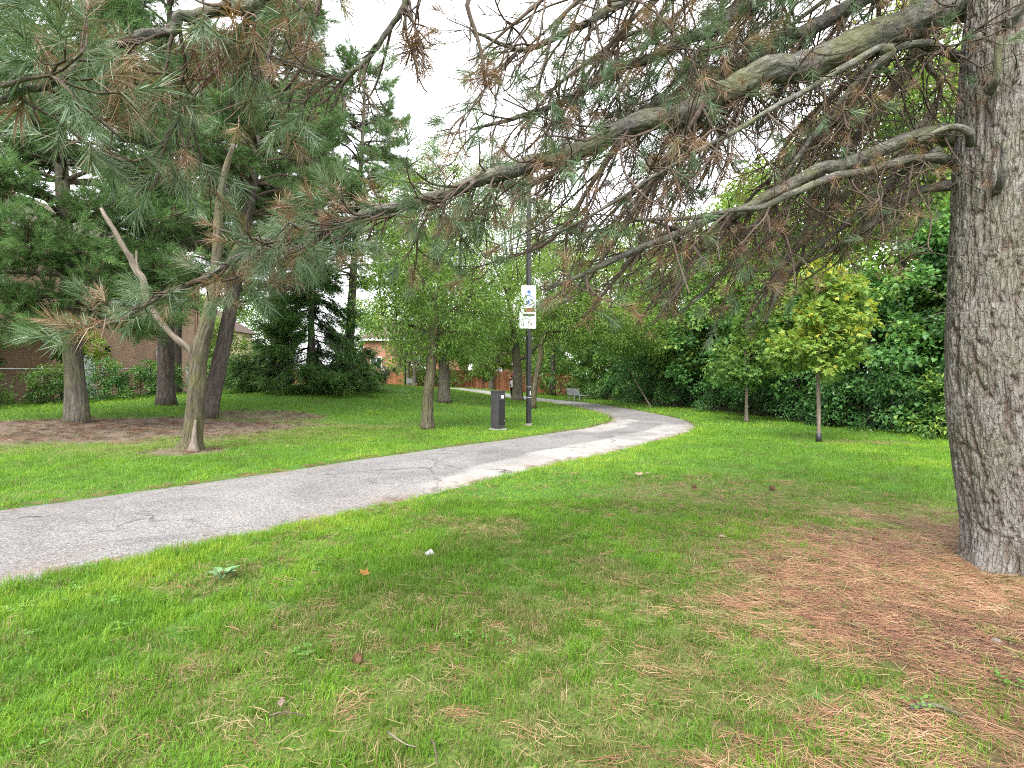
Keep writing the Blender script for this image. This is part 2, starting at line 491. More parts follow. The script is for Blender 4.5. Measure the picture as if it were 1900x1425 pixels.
# ------------------------------------------------------------------ asphalt path
def make_path():
    n = 900
    c = spline(PATH_C, n)
    w = np.interp(np.linspace(0, 1, n), np.linspace(0, 1, 420), PATH_W)
    z = np.interp(np.linspace(0, 1, n), np.linspace(0, 1, 420), PATH_Z)
    t = nrm(np.gradient(c, axis=0)); nn = np.stack([t[:, 1], -t[:, 0]], -1)      # to the right of travel
    k = 13
    u = np.linspace(-1, 1, k)
    s = np.concatenate([[0], np.cumsum(np.linalg.norm(np.diff(c, axis=0), axis=1))])
    wl = w * (1 + 0.05 * (fbm(s * 1.4, 0, 0, 3, 3) - 0.5)); wr = w * (1 + 0.05 * (fbm(s * 1.4, 9, 0, 4, 3) - 0.5))
    off = np.where(u[None] < 0, u[None] * wl[:, None], u[None] * wr[:, None])
    XY = c[:, None] + nn[:, None] * off[..., None]
    Z = z[:, None] + 0.012 * (1 - u[None] ** 2) - 0.03 * (np.abs(u[None]) > 0.99)
    V = np.concatenate([XY, Z[..., None]], -1).reshape(-1, 3)
    i = np.arange(n - 1)[:, None] * k; j = np.arange(k - 1)[None]
    f = np.stack([i + j, i + k + j, i + k + j + 1, i + j + 1], -1).reshape(-1, 4)[:, ::-1]
    mb = MB().add(V, None, f, 0.5)
    # sandy dust worn onto the right edge in the bend, and a pale worn patch where the path turns
    S_, U_ = np.meshgrid(s, u, indexing='ij')
    d0 = np.linalg.norm(c - np.array([-2.2, 8.1]), axis=1).argmin(); d1 = np.linalg.norm(c - np.array([4.5, 17.8]), axis=1).argmin()
    along = sstep(s[d0] - 1.5, s[d0] + 1.2, S_) * sstep(s[d1] + 2, s[d1] - 3, S_)
    wob = (fbm(V[:, 0] * 0.8, V[:, 1] * 0.8, 0, 21, 3).reshape(S_.shape) - 0.5)
    dust = along * sstep(0.18, 0.34, U_ + wob * 0.35 - 0.45 * sstep(s[d0] + 4, s[d0] - 2, S_))
    e0 = np.linalg.norm(c - np.array([2.6, 14.0]), axis=1).argmin(); e1 = np.linalg.norm(c - np.array([4.8, 20.0]), axis=1).argmin()
    patch = sstep(s[e0] - 1, s[e0] + 1, S_) * sstep(s[e1] + 1, s[e1] - 1.5, S_) * sstep(-0.05, -0.35, U_ + wob) * 0.8
    dust = np.maximum(dust, patch)
    dust = np.maximum(dust, 0.8 * sstep(s[e1] + 6, s[e1] + 12, S_))
    m, t_, out = newmat('asphalt')
    co = N(t_, 'ShaderNodeTexCoord')
    n1 = noise(t_, 0.9, 5, co.outputs['Object'], 0.6)
    n2 = noise(t_, 70, 3, co.outputs['Object'], 0.75)
    n4 = noise(t_, 26, 4, co.outputs['Object'], 0.7)
    vo = N(t_, 'ShaderNodeTexVoronoi'); vo.inputs['Scale'].default_value = 85; t_.links.new(co.outputs['Object'], vo.inputs['Vector'])
    base = ramp(t_, n1.outputs['Fac'], [(0.3, (0.105, 0.101, 0.10)), (0.7, (0.155, 0.149, 0.146))])
    st = ramp(t_, vo.outputs['Color'], [(0.12, (0.03, 0.03, 0.032)), (0.45, (0.12, 0.117, 0.116)), (0.9, (0.32, 0.31, 0.30))])
    a = mixrgb(t_, 0.55, base, st)
    a = mixrgb(t_, ramp(t_, n4.outputs['Fac'], [(0.62, (0, 0, 0)), (0.72, (1, 1, 1))]), a, (0.07, 0.068, 0.07))
    sand = ramp(t_, n2.outputs['Fac'], [(0.3, (0.18, 0.172, 0.162)), (0.6, (0.27, 0.26, 0.247)), (0.8, (0.345, 0.333, 0.318))])
    df = math_(t_, 'ADD', attr(t_, 'dust').outputs['Fac'], math_(t_, 'MULTIPLY', math_(t_, 'SUBTRACT', n4.outputs['Fac'], 0.5), 1.1))
    df = math_(t_, 'MULTIPLY', math_(t_, 'SUBTRACT', df, 0.35), 2.2, True)
    col = mixrgb(t_, math_(t_, 'MULTIPLY', df, 0.85), a, sand)
    wn = noise(t_, 1.4, 4, co.outputs['Object'], 0.6)
    wv = N(t_, 'ShaderNodeVectorMath', operation='ADD'); t_.links.new(co.outputs['Object'], wv.inputs[0]); t_.links.new(vmul(t_, wn.outputs['Color'], (1.1, 1.1, 0)), wv.inputs[1])
    ck = N(t_, 'ShaderNodeTexVoronoi'); ck.feature = 'DISTANCE_TO_EDGE'; ck.inputs['Scale'].default_value = 0.42; t_.links.new(wv.outputs[0], ck.inputs['Vector'])
    ckm = math_(t_, 'MULTIPLY', ramp(t_, ck.outputs['Distance'], [(0.003, (1, 1, 1)), (0.011, (0, 0, 0))]), ramp(t_, n1.outputs['Fac'], [(0.42, (0, 0, 0)), (0.56, (1, 1, 1))]))
    col = mixrgb(t_, math_(t_, 'MULTIPLY', ckm, 0.8), col, (0.035, 0.034, 0.034))
    stn = noise(t_, 0.55, 5, co.outputs['Object'], 0.7, 0.8)
    col = mixrgb(t_, 1.0, col, ramp(t_, stn.outputs['Fac'], [(0.35, (0.74, 0.74, 0.75)), (0.52, (1, 1, 1)), (0.70, (1.16, 1.14, 1.12))]), 'MULTIPLY')
    rust = noise(t_, 1.7, 6, co.outputs['Object'], 0.75)
    rf = math_(t_, 'MULTIPLY', attr(t_, 'edge').outputs['Fac'], ramp(t_, rust.outputs['Fac'], [(0.48, (0, 0, 0)), (0.66, (1, 1, 1))]))
    col = mixrgb(t_, math_(t_, 'MULTIPLY', rf, 0.6), col, (0.17, 0.115, 0.08))
    principled(t_, out, col, 0.92, 0.2, 0, math_(t_, 'ADD', vo.outputs['Distance'], n2.outputs['Fac']), 0.55, 0.006)
    o = mb.build('path', m, smooth=True)
    for nm, arr in (('dust', dust), ('edge', sstep(0.45, 0.98, np.abs(U_)))):
        q = o.data.attributes.new(nm, 'FLOAT', 'POINT'); q.data.foreach_set('value', arr.ravel().astype(np.float32))
    tag(o, kind='structure')
make_path()

# ------------------------------------------------------------------ templates
def needle_template(n, shoot, ln, width, ang=(25, 65), seed=0, segs=2, droop=0.0, tvar=0.08):
    """needles along a shoot that points to +Y"""
    g = np.random.default_rng(seed)
    V, F, T = [], [], []
    for q in range(n):
        s = shoot * (0.15 + 0.85 * g.random() ** 0.7)
        a = R(g.uniform(*ang)) * (1.15 - 0.45 * s / shoot); ph = g.uniform(0, 2 * math.pi)
        d = np.array([math.sin(a) * math.cos(ph), math.cos(a), math.sin(a) * math.sin(ph)])
        side = nrm(np.cross(d, g.normal(size=3)))
        L = ln * g.uniform(0.75, 1.1)
        bend = nrm(np.cross(d, side)) * L * g.normal(0, 0.07) + np.array([0, 0, -droop * L])
        b = np.array([0, s, 0]); w = side * width * 0.5
        k = len(V)
        if segs == 2:
            mdl = b + d * L * 0.5; tip = b + d * L + bend
            V += [b - w, b + w, mdl + w + bend * 0.25, mdl - w + bend * 0.25, tip]
            F += [(k, k + 1, k + 2), (k, k + 2, k + 3), (k + 3, k + 2, k + 4)]
            T += [g.normal(0, tvar)] * 5
        else:
            V += [b - w, b + w, b + d * L + bend]
            F += [(k, k + 1, k + 2)]
            T += [g.normal(0, tvar)] * 3
    return np.array(V), np.array(F), np.array(T)

SHOOT_NEAR = [needle_template(64, 0.13, 0.098, 0.0022, (22, 62), s, 2, 0.08) for s in range(5)]
SHOOT_DEAD = [needle_template(34, 0.08, 0.085, 0.0021, (45, 120), 20 + s, 2, 0.35) for s in range(4)]
SHOOT_MID = [needle_template(26, 0.22, 0.14, 0.0085, (22, 60), 40 + s, 1, 0.05) for s in range(5)]
SHOOT_MIDDEAD = [needle_template(20, 0.12, 0.10, 0.0065, (40, 110), 60 + s, 1, 0.3) for s in range(3)]
def spruce_spray(seed):
    g = np.random.default_rng(seed); V, F, T = [], [], []
    for q in range(34):
        s = g.random() * 0.34
        a = R(g.uniform(35, 75)); sg = g.choice((-1, 1))
        d = np.array([math.sin(a) * sg, math.cos(a), g.normal(0, 0.25)])
        L = g.uniform(0.035, 0.07) * (1.2 - s)
        w = np.array([0, 0.008, 0.004]); b = np.array([0, s, 0]); k = len(V)
        V += [b - w, b + w, b + d * L]; F += [(k, k + 1, k + 2)]; T += [g.normal(0, 0.06) + s * 0.5] * 3
    return np.array(V), np.array(F), np.array(T)
SPRAY = [spruce_spray(80 + s) for s in range(4)]

def leaf_template(kind):
    if kind == 'ovate':
        v = np.array([(0, 0, 0), (0.27, 0.42, 0.07), (0, 1, -0.10), (-0.27, 0.42, 0.07)]); f = [(0, 1, 2), (0, 2, 3)]
    elif kind == 'narrow':
        v = np.array([(0, 0, 0), (0.15, 0.42, 0.04), (0, 1, -0.12), (-0.15, 0.42, 0.04)]); f = [(0, 1, 2), (0, 2, 3)]
    elif kind == 'heart':
        v = np.array([(0, 0.12, 0), (0.32, 0, 0.06), (0.46, 0.35, 0.08), (0, 1, -0.12), (-0.46, 0.35, 0.08), (-0.32, 0, 0.06)])
        f = [(0, 1, 2), (0, 2, 3), (0, 3, 4), (0, 4, 5)]
    else:                                             # maple, five lobes
        r = [(0, 0, 0), (0.48, 0.08, -0.05), (0.26, 0.28, 0.03), (0.58, 0.58, -0.08), (0.2, 0.58, 0.03), (0, 1, -0.12), (-0.2, 0.58, 0.03), (-0.58, 0.58, -0.08), (-0.26, 0.28, 0.03), (-0.48, 0.08, -0.05), (0, 0.33, 0.0)]
        v = np.array(r, float); f = [(10, q, (q + 1) % 10) for q in range(10)]
    return v.astype(float), np.array(f), np.zeros(len(v))
LT = {k: leaf_template(k) for k in ('ovate', 'narrow', 'heart', 'maple')}

def frame_from(y, g, up=None):
    """orthonormal frames with the given Y axis; Z as near as possible to up"""
    y = nrm(y)
    h = g.normal(size=y.shape) if up is None else up
    x = nrm(np.cross(y, h)); z = np.cross(x, y)
    return x, y, z

def put_shoots(mb, tmpls, pos, dirs, scl, tone, g):
    pos = np.asarray(pos, float).reshape(-1, 3); dirs = np.asarray(dirs, float).reshape(-1, 3)
    if len(pos) == 0: return
    x, y, z = frame_from(dirs, g, np.tile([0, 0, 1.0], (len(pos), 1)) + g.normal(0, 0.3, (len(pos), 3)))
    ch = g.integers(0, len(tmpls), len(pos))
    scl = np.broadcast_to(scl, (len(pos),)); tone = np.broadcast_to(tone, (len(pos),))
    for k, tm in enumerate(tmpls):
        q = ch == k
        mb.scatter(tm, pos[q], x[q], y[q], z[q], scl[q], tone[q])

def put_leaves(mb, kind, pos, out, size, tone, g, upw=0.9, droop=0.35, jit=0.7):
    n = len(pos)
    d = nrm(out + g.normal(0, jit, (n, 3)) + np.array([0, 0, -droop]))
    nn = np.array([0, 0, upw]) + g.normal(0, 0.55, (n, 3)) + out * 0.35
    x, y, z = frame_from(d, g, nn)
    mb.scatter(LT[kind], pos, x, y, z, size * g.uniform(0.65, 1.25, n), tone)

def hidden_collection(name, meshes, mat):
    c = bpy.data.collections.new(name)                 # never linked to the scene: only a source of shapes
    for k, mb in enumerate(meshes):
        me = mb.mesh('%s_%02d' % (name, k)); me.materials.append(mat)
        c.objects.link(bpy.data.objects.new('%s_%02d' % (name, k), me))
    return c

def scatter_object(name, coll, pos, rot, scl, idx, tone, label, cat):
    me = bpy.data.meshes.new(name)
    me.vertices.add(len(pos)); me.vertices.foreach_set('co', np.asarray(pos, np.float32).ravel())
    for nm, typ, arr, key in (('rot', 'FLOAT_VECTOR', rot, 'vector'), ('scl', 'FLOAT_VECTOR', scl, 'vector'), ('tone', 'FLOAT', tone, 'value'), ('pick', 'INT', idx, 'value')):
        a = me.attributes.new(nm, typ, 'POINT')
        a.data.foreach_set(key, np.asarray(arr, np.int32 if typ == 'INT' else np.float32).ravel())
    me.materials.append(coll.objects[0].data.materials[0])
    o = bpy.data.objects.new(name, me); COL.objects.link(o)
    ng = bpy.data.node_groups.new(name + '_scatter', 'GeometryNodeTree')
    ng.interface.new_socket('Geometry', in_out='INPUT', socket_type='NodeSocketGeometry')
    ng.interface.new_socket('Geometry', in_out='OUTPUT', socket_type='NodeSocketGeometry')
    gi = ng.nodes.new('NodeGroupInput'); go = ng.nodes.new('NodeGroupOutput')
    ip = ng.nodes.new('GeometryNodeInstanceOnPoints'); ci = ng.nodes.new('GeometryNodeCollectionInfo')
    ci.inputs['Collection'].default_value = coll; ci.inputs['Separate Children'].default_value = True; ci.inputs['Reset Children'].default_value = True
    def na(nm, typ):
        n = ng.nodes.new('GeometryNodeInputNamedAttribute'); n.data_type = typ; n.inputs['Name'].default_value = nm
        return n.outputs['Attribute']
    er = ng.nodes.new('FunctionNodeEulerToRotation')
    ng.links.new(na('rot', 'FLOAT_VECTOR'), er.inputs[0])
    ng.links.new(gi.outputs[0], ip.inputs['Points']); ng.links.new(ci.outputs[0], ip.inputs['Instance'])
    ip.inputs['Pick Instance'].default_value = True
    ng.links.new(na('pick', 'INT'), ip.inputs['Instance Index']); ng.links.new(er.outputs[0], ip.inputs['Rotation']); ng.links.new(na('scl', 'FLOAT_VECTOR'), ip.inputs['Scale'])
    ng.links.new(ip.outputs[0], go.inputs[0])
    md = o.modifiers.new('scatter', 'NODES'); md.node_group = ng
    return tag(o, label, cat, kind='stuff')

def inst_leaf_mat(name, stops, transl, rough=0.5, spec=0.25):
    m, t, out = newmat(name)
    f = math_(t, 'ADD', attr(t, 'tone', 'INSTANCER').outputs['Fac'], math_(t, 'SUBTRACT', attr(t, 'tone').outputs['Fac'], 0.5))
    c = ramp(t, f, stops)
    b = principled(t, None, c, rough, spec)
    if transl:
        tr = N(t, 'ShaderNodeBsdfTranslucent'); t.links.new(c, tr.inputs['Color'])
        mx = N(t, 'ShaderNodeMixShader'); mx.inputs[0].default_value = transl
        t.links.new(b.outputs[0], mx.inputs[1]); t.links.new(tr.outputs[0], mx.inputs[2]); t.links.new(mx.outputs[0], out.inputs['Surface'])
    else: t.links.new(b.outputs[0], out.inputs['Surface'])
    return m

NF = [(0.0, (0.13, 0.075, 0.042)), (0.25, (0.13, 0.105, 0.05)), (0.42, (0.060, 0.11, 0.032)), (0.7, (0.10, 0.195, 0.055)), (1.0, (0.17, 0.28, 0.09))]
NS = [(0.0, (0.05, 0.05, 0.02)), (0.3, (0.04, 0.09, 0.03)), (0.65, (0.075, 0.165, 0.045)), (1.0, (0.18, 0.27, 0.07))]
M['needle_far'] = inst_leaf_mat('pine_needle_green', NF, 0.22, 0.4, 0.35)
M['needle_spruce'] = inst_leaf_mat('spruce_needle', NS, 0.15, 0.45, 0.3)
def tm2mb(tm): return MB().add(tm[0], tm[1], None, 0.5 + tm[2])
C_shoot = hidden_collection('pine_shoot', [tm2mb(q) for q in SHOOT_MID + SHOOT_MIDDEAD], M['needle_far'])
C_spray = hidden_collection('spruce_spray', [tm2mb(q) for q in SPRAY], M['needle_spruce'])
def shoots_object(name, coll, parts, parent, base):
    """needle shoots as instances: parts = [(first template, count, pos, dir, scale, tone)]"""
    P, Q, SC, T, I = [], [], [], [], []
    g = np.random.default_rng(5)
    for (i0, nt_, pos, dirs, scl, tone) in parts:
        if len(pos) == 0: continue
        pos = np.asarray(pos, float); n = len(pos)
        x, y, z = frame_from(np.asarray(dirs, float), g, np.tile([0, 0, 1.0], (n, 1)) + g.normal(0, 0.3, (n, 3)))
        rot = np.stack([np.arctan2(y[:, 2], z[:, 2]), np.arcsin(np.clip(-x[:, 2], -1, 1)), np.arctan2(x[:, 1], x[:, 0])], -1)
        P.append(pos - np.asarray(base)); Q.append(rot); SC.append(np.repeat(np.asarray(scl, float)[:, None], 3, 1)); T.append(np.clip(tone, 0, 1)); I.append(g.integers(i0, i0 + nt_, n))
    o = scatter_object(name, coll, np.vstack(P), np.vstack(Q), np.vstack(SC), np.concatenate(I), np.concatenate(T), None, None)
    o.parent = parent
    return o
# ------------------------------------------------------------------ the big pine that stands beside the camera
def rand_dir(g, n):
    return nrm(g.normal(size=(n, 3)))

def big_pine():
    g = np.random.default_rng(11)
    base = onground(3.93, 4.2)
    root = empty('pine_tree', base, 'huge old pine with furrowed grey bark standing in fallen needles', 'tree')
    # trunk: furrowed bark plates are real relief
    zc = np.array([-0.15, 0.0, 0.25, 0.6, 1.1, 1.6, 2.1, 2.7, 3.4, 4.2, 5.2, 6.4, 8.0])
    xc = np.array([3.98, 3.975, 3.955, 3.90, 3.84, 3.80, 3.79, 3.80, 3.82, 3.85, 3.88, 3.9, 3.95])
    rc = np.array([0.40, 0.375, 0.345, 0.34, 0.34, 0.335, 0.325, 0.315, 0.30, 0.285, 0.26, 0.235, 0.19])
    nz, na = 640, 190
    z = np.concatenate([np.linspace(-0.15, 4.9, 560), np.linspace(4.92, 8.0, 80)])
    r = np.interp(z, zc, rc); cx = np.interp(z, zc, xc)
    ker = np.ones(41) / 41
    r = np.convolve(np.pad(r, 20, 'edge'), ker, 'valid'); cx = np.convolve(np.pad(cx, 20, 'edge'), ker, 'valid')
    th = np.arange(na) * 2 * math.pi / na
    Z, TH = np.meshgrid(z, th, indexing='ij')
    Rr = np.repeat(r[:, None], na, 1)
    c, s = np.cos(TH), np.sin(TH)
    # root flare with lobes
    fl = np.exp(-np.maximum(Z + 0.02, 0) / 0.16)
    Rr = Rr + fl * 0.055 * np.maximum(0, np.cos(3.0 * (TH - 3.55)) + 0.5 * np.cos(7 * TH + 1)) + 0.015 * fl
    # broad swellings
    Rr = Rr + 0.02 * (fbm(c * 1.6, s * 1.6, Z * 0.9, 2, 2) - 0.5) * 2
    wx = (fbm(c * 3, s * 3, Z * 2.2, 51, 3) - 0.5); wz = (fbm(c * 3 + 9, s * 3, Z * 2.2, 55, 3) - 0.5)
    tw = TH + 0.10 * Z
    u = tw * 0.33 / 0.046 + wx * 1.5; v = Z / 0.26 + wz * 1.6
    f1, f2, cid = cell2(u, v, 5)
    plate = sstep(0.0, 0.20, f2 - f1)
    rid = np.abs(fbm(tw * 0.33 / 0.060 + wx * 1.4, Z / 0.55 + wz, 0, 71, 2) - 0.5)      # long furrows
    crack = sstep(0.0, 0.05, rid)
    Rr = Rr + (plate - 1) * 0.013 + (crack - 1) * 0.020 + (cid - 0.5) * 0.009 + 0.005 * (fbm(c * 30, s * 30, Z * 16, 8, 2) - 0.5)
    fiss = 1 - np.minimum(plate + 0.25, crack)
    V = np.stack([cx[:, None] + Rr * c, 4.2 + Rr * s, base[2] + Z], -1)
    i = np.arange(nz - 1)[:, None] * na; j = np.arange(na)[None]; k = (j + 1) % na
    f = np.stack([i + j, i + k, i + na + k, i + na + j], -1).reshape(-1, 4)
    buv = np.stack([0.33 * c, 0.33 * s, Z], -1)
    tr = MB().add(V.reshape(-1, 3), None, f, cid.ravel(), buv.reshape(-1, 3))
    fissure = fiss.ravel()
    m, t, out = newmat('bark_plates')
    a = attr(t, 'buv'); pl = attr(t, 'tone')
    n1 = noise(t, 9, 6, vmul(t, a.outputs['Vector'], (1, 1, 0.35)), 0.65, 0.5)
    n2 = noise(t, 2.1, 5, a.outputs['Vector'], 0.65)
    n3 = noise(t, 60, 3, a.outputs['Vector'], 0.7)
    n5 = noise(t, 16, 3, vmul(t, a.outputs['Vector'], (1, 1, 0.3)), 0.6)
    cc = ramp(t, n1.outputs['Fac'], [(0.28, (0.068, 0.061, 0.056)), (0.5, (0.17, 0.16, 0.15)), (0.72, (0.30, 0.29, 0.277))])
    cc = mixrgb(t, math_(t, 'MULTIPLY', pl.outputs['Fac'], 0.35), cc, (0.16, 0.135, 0.115))
    cc = mixrgb(t, math_(t, 'MULTIPLY', ramp(t, n2.outputs['Fac'], [(0.42, (0, 0, 0)), (0.60, (1, 1, 1))]), 0.50), cc, (0.095, 0.10, 0.045))
    cc = mixrgb(t, math_(t, 'MULTIPLY', ramp(t, n5.outputs['Fac'], [(0.62, (0, 0, 0)), (0.70, (1, 1, 1))]), 0.6), cc, (0.33, 0.325, 0.31))
    cc = mixrgb(t, 0.30, cc, ramp(t, n3.outputs['Fac'], [(0.35, (0.035, 0.03, 0.025)), (0.65, (0.27, 0.25, 0.23))]))
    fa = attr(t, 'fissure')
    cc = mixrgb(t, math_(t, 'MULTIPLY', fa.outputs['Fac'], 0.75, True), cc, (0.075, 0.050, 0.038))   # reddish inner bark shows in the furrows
    vv = N(t, 'ShaderNodeVectorMath', operation='ADD'); t.links.new(vmul(t, a.outputs['Vector'], (1, 1, 0.22)), vv.inputs[0]); t.links.new(vmul(t, n1.outputs['Color'], (0.04, 0.04, 0.04)), vv.inputs[1])
    vo = N(t, 'ShaderNodeTexVoronoi'); vo.feature = 'DISTANCE_TO_EDGE'; vo.inputs['Scale'].default_value = 42; t.links.new(vv.outputs[0], vo.inputs['Vector'])
    hb_ = math_(t, 'ADD', math_(t, 'MULTIPLY', math_(t, 'MINIMUM', vo.outputs['Distance'], 0.12), 7.0), math_(t, 'ADD', n3.outputs['Fac'], n1.outputs['Fac']))
    principled(t, out, cc, 0.92, 0.12, 0, hb_, 0.9, 0.012)
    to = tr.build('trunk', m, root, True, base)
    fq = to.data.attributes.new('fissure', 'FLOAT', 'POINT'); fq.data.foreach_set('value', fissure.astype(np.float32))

    T0 = lambda zz, ang=math.pi: np.array([np.interp(zz, zc, xc) + 0.05 * math.cos(ang), 4.2 + 0.05 * math.sin(ang), zz])
    limbs = []                                        # (points xyz, diameter m, density of side shoots, name)
    def limb(px, pre=(), dens=1.0, name='limb', liv=None, cl=1.0):
        p, d = [], []
        for q in pre: p.append(np.array(q[:3], float)); d.append(q[3])
        for (x, y, dep, w) in px:
            p.append(PT(x, y, dep)); d.append(w / FPX * dep * 0.78)
        limbs.append((np.array(p), np.array(d), dens, name, liv, cl))
    tp = lambda zz, dia: (*T0(zz), dia)
    fk = lambda zz, dia: (np.interp(zz, zc, xc) - 0.20, 4.2 + 0.20, zz, dia)       # on the flank of the trunk
    limb([(1700, 28, 4.3, 78), (1550, 92, 4.0, 66), (1400, 150, 3.75, 60), (1300, 190, 3.65, 54), (1150, 245, 3.5, 44), (1000, 300, 3.35, 38),
          (880, 336, 3.2, 31), (760, 374, 3.05, 25), (640, 413, 2.95, 19), (500, 458, 2.85, 15), (396, 506, 2.75, 12), (298, 553, 2.65, 10), (225, 594, 2.6, 8), (160, 612, 2.55, 6)], [tp(4.50, 0.34), fk(4.56, 0.34)], 1.0)
    limb([(1710, 242, 4.3, 36), (1600, 285, 4.05, 31), (1500, 330, 3.8, 29), (1400, 376, 3.7, 24), (1300, 415, 3.6, 20), (1200, 455, 3.5, 16), (1100, 500, 3.4, 12), (1010, 535, 3.3, 7)], [tp(3.38, 0.15), fk(3.46, 0.16)], 0.9)
    limb([(1715, 288, 4.25, 22), (1600, 314, 3.95, 19), (1500, 348, 3.55, 17), (1400, 385, 3.45, 14), (1280, 402, 3.35, 11), (1180, 408, 3.25, 8)], [tp(3.22, 0.09), fk(3.25, 0.10)], 0.5)
    limb([(1715, 80, 4.25, 18), (1640, 90, 4.0, 17), (1540, 140, 3.6, 14), (1400, 222, 3.45, 12), (1260, 300, 3.35, 10), (1120, 385, 3.2, 7), (1000, 450, 3.1, 4)], [tp(4.02, 0.075), fk(4.10, 0.08)], 0.8)
    limb([(1700, 356, 4.45, 19), (1620, 402, 4.35, 17), (1555, 452, 4.5, 12), (1490, 490, 4.6, 7)], [tp(3.02, 0.085), fk(3.06, 0.09)], 0.35, liv='dead')
    limb([(1738, 35, 4.7, 27), (1660, 145, 4.95, 23), (1580, 272, 5.2, 19), (1530, 352, 5.35, 15), (1480, 450, 5.5, 10), (1400, 560, 5.6, 6)], [tp(4.6, 0.15)], 0.9)
    limb([(1640, -40, 4.4, 38), (1500, 48, 4.3, 34), (1380, 112, 4.2, 29), (1250, 176, 4.1, 24), (1110, 262, 4.0, 17), (980, 350, 3.9, 9)], [tp(5.15, 0.20)], 1.0)
    limb([(1470, -40, 4.1, 32), (1310, 55, 4.0, 27), (1150, 130, 3.9, 20), (1000, 205, 3.75, 13), (880, 240, 3.65, 7)], [tp(5.9, 0.18), (2.9, 4.2, 5.1, 0.15)], 1.0, liv='live')
    limb([(1230, -50, 3.7, 22), (1090, 40, 3.55, 17), (970, 90, 3.45, 12), (880, 60, 3.35, 7)], [tp(6.3, 0.16), (2.4, 3.95, 5.3, 0.12)], 0.9)
    limb([(1660, 330, 4.4, 12), (1560, 420, 4.5, 10), (1460, 510, 4.6, 8), (1420, 600, 4.6, 5)], [(3.4, 4.35, 3.3, 0.08)], 0.9, liv='dead')
    limb([(1560, 180, 4.0, 13), (1470, 300, 4.0, 12), (1400, 420, 4.0, 10), (1330, 520, 3.95, 8), (1250, 590, 3.9, 4)], [(2.75, 3.95, 3.85, 0.07)], 0.9, liv='dead')
    limb([(1300, 205, 3.6, 14), (1210, 330, 3.55, 12), (1140, 440, 3.5, 9), (1080, 540, 3.45, 5)], [], 0.9, liv='mixed')
    limb([(1160, 250, 3.5, 13), (1080, 370, 3.45, 11), (1010, 450, 3.4, 8), (900, 490, 3.35, 5)], [], 0.8, liv='mixed')
    # boughs that come down into the top of the picture from the crown above
    up1 = [tp(7.0, 0.2), (2.6, 3.4, 6.2, 0.16), (0.9, 2.6, 4.7, 0.11)]
    limb([(900, -120, 2.5, 30), (780, -30, 2.45, 18), (745, 18, 2.4, 14), (700, 85, 2.35, 12), (655, 138, 2.3, 10), (605, 143, 2.28, 8), (545, 122, 2.25, 5)], up1, 0.45, liv='mixed', cl=.55)
    limb([(905, -60, 2.55, 14), (868, 0, 2.5, 12), (884, 60, 2.48, 10), (898, 120, 2.45, 8), (898, 172, 2.42, 5), (862, 212, 2.4, 3)], [], 0.35, liv='mixed', cl=.4)
    up2 = [tp(7.3, 0.2), (2.2, 2.9, 6.4, 0.15), (0.2, 2.2, 4.5, 0.11)]
    limb([(640, -130, 2.1, 46), (530, -40, 2.05, 38), (465, 5, 2.0, 33), (395, 22, 1.98, 28), (325, 46, 1.95, 23), (250, 74, 1.9, 18), (180, 96, 1.88, 12), (110, 118, 1.85, 7)], up2, 0.5, liv='live', cl=.5)
    limb([(475, -60, 2.1, 18), (462, 20, 2.1, 16), (442, 92, 2.15, 14), (368, 166, 2.2, 13), (346, 200, 2.2, 12), (318, 238, 2.2, 11), (274, 294, 2.2, 9), (205, 290, 2.2, 6), (150, 262, 2.2, 4)], [], 0.75, liv='live', cl=.6)
    limb([(600, -60, 2.3, 14), (590, 20, 2.3, 12), (572, 80, 2.3, 10), (556, 130, 2.3, 8), (515, 180, 2.35, 7), (460, 185, 2.4, 4)], [], 0.6, liv='live', cl=.5)
    limb([(-120, 210, 1.55, 20), (0, 182, 1.55, 17), (80, 163, 1.55, 15), (120, 138, 1.55, 12), (150, 100, 1.6, 8)], [(-0.8, 1.2, 3.6, 0.08), (-2.2, 1.5, 2.9, 0.06)], 0.35, liv='live', cl=.35)
    limb([(-80, 140, 1.5, 14), (0, 158, 1.5, 12), (48, 148, 1.5, 10), (95, 140, 1.5, 6)], [], 0.3, liv='live', cl=.3)
    # fine upper boughs on the right of the gap in the canopy
    for (x0, y0, x1, y1, dep, lv) in ((1120, -30, 1000, 150, 3.2, 'mixed'), (1400, -30, 1180, 250, 3.4, 'mixed'), (1560, -20, 1330, 260, 3.6, 'dead'), (1680, 60, 1500, 400, 4.4, 'dead'), (1500, 60, 1240, 380, 3.8, 'dead'),
                                      (1380, 160, 1160, 420, 3.3, 'mixed'), (1620, 300, 1380, 600, 4.6, 'dead'), (1460, 350, 1240, 560, 3.6, 'dead'), (1350, 410, 1180, 600, 3.7, 'mixed'), (1240, 430, 1080, 590, 3.5, 'mixed'), (1740, 170, 1560, 480, 4.9, 'dead'),
                                      (1250, -30, 1060, 180, 3.0, 'mixed'), (1330, -30, 1130, 200, 3.5, 'dead'), (1480, -30, 1250, 190, 3.9, 'dead'), (1620, -20, 1420, 190, 4.3, 'dead'), (1720, -20, 1540, 250, 4.8, 'dead'), (1430, 110, 1200, 330, 4.2, 'dead'), (1560, 220, 1330, 440, 4.1, 'dead'), (1300, 260, 1090, 440, 4.1, 'mixed'), (1060, -40, 900, 90, 3.1, 'mixed'), (1180, 60, 960, 250, 3.3, 'mixed'), (1620, 120, 1420, 330, 3.9, 'dead')):
        mx, my = (x0 + x1) / 2 + g.uniform(-30, 10), (y0 + y1) / 2 - g.uniform(0, 35)
        dep = dep + (0.85 if x0 > 1150 and y0 < 300 else 0.3)
        limb([(x0, y0, dep, 11), (mx, my, dep - 0.1, 9), (x1, y1, dep - 0.15, 5)], [], 0.95, liv=lv)

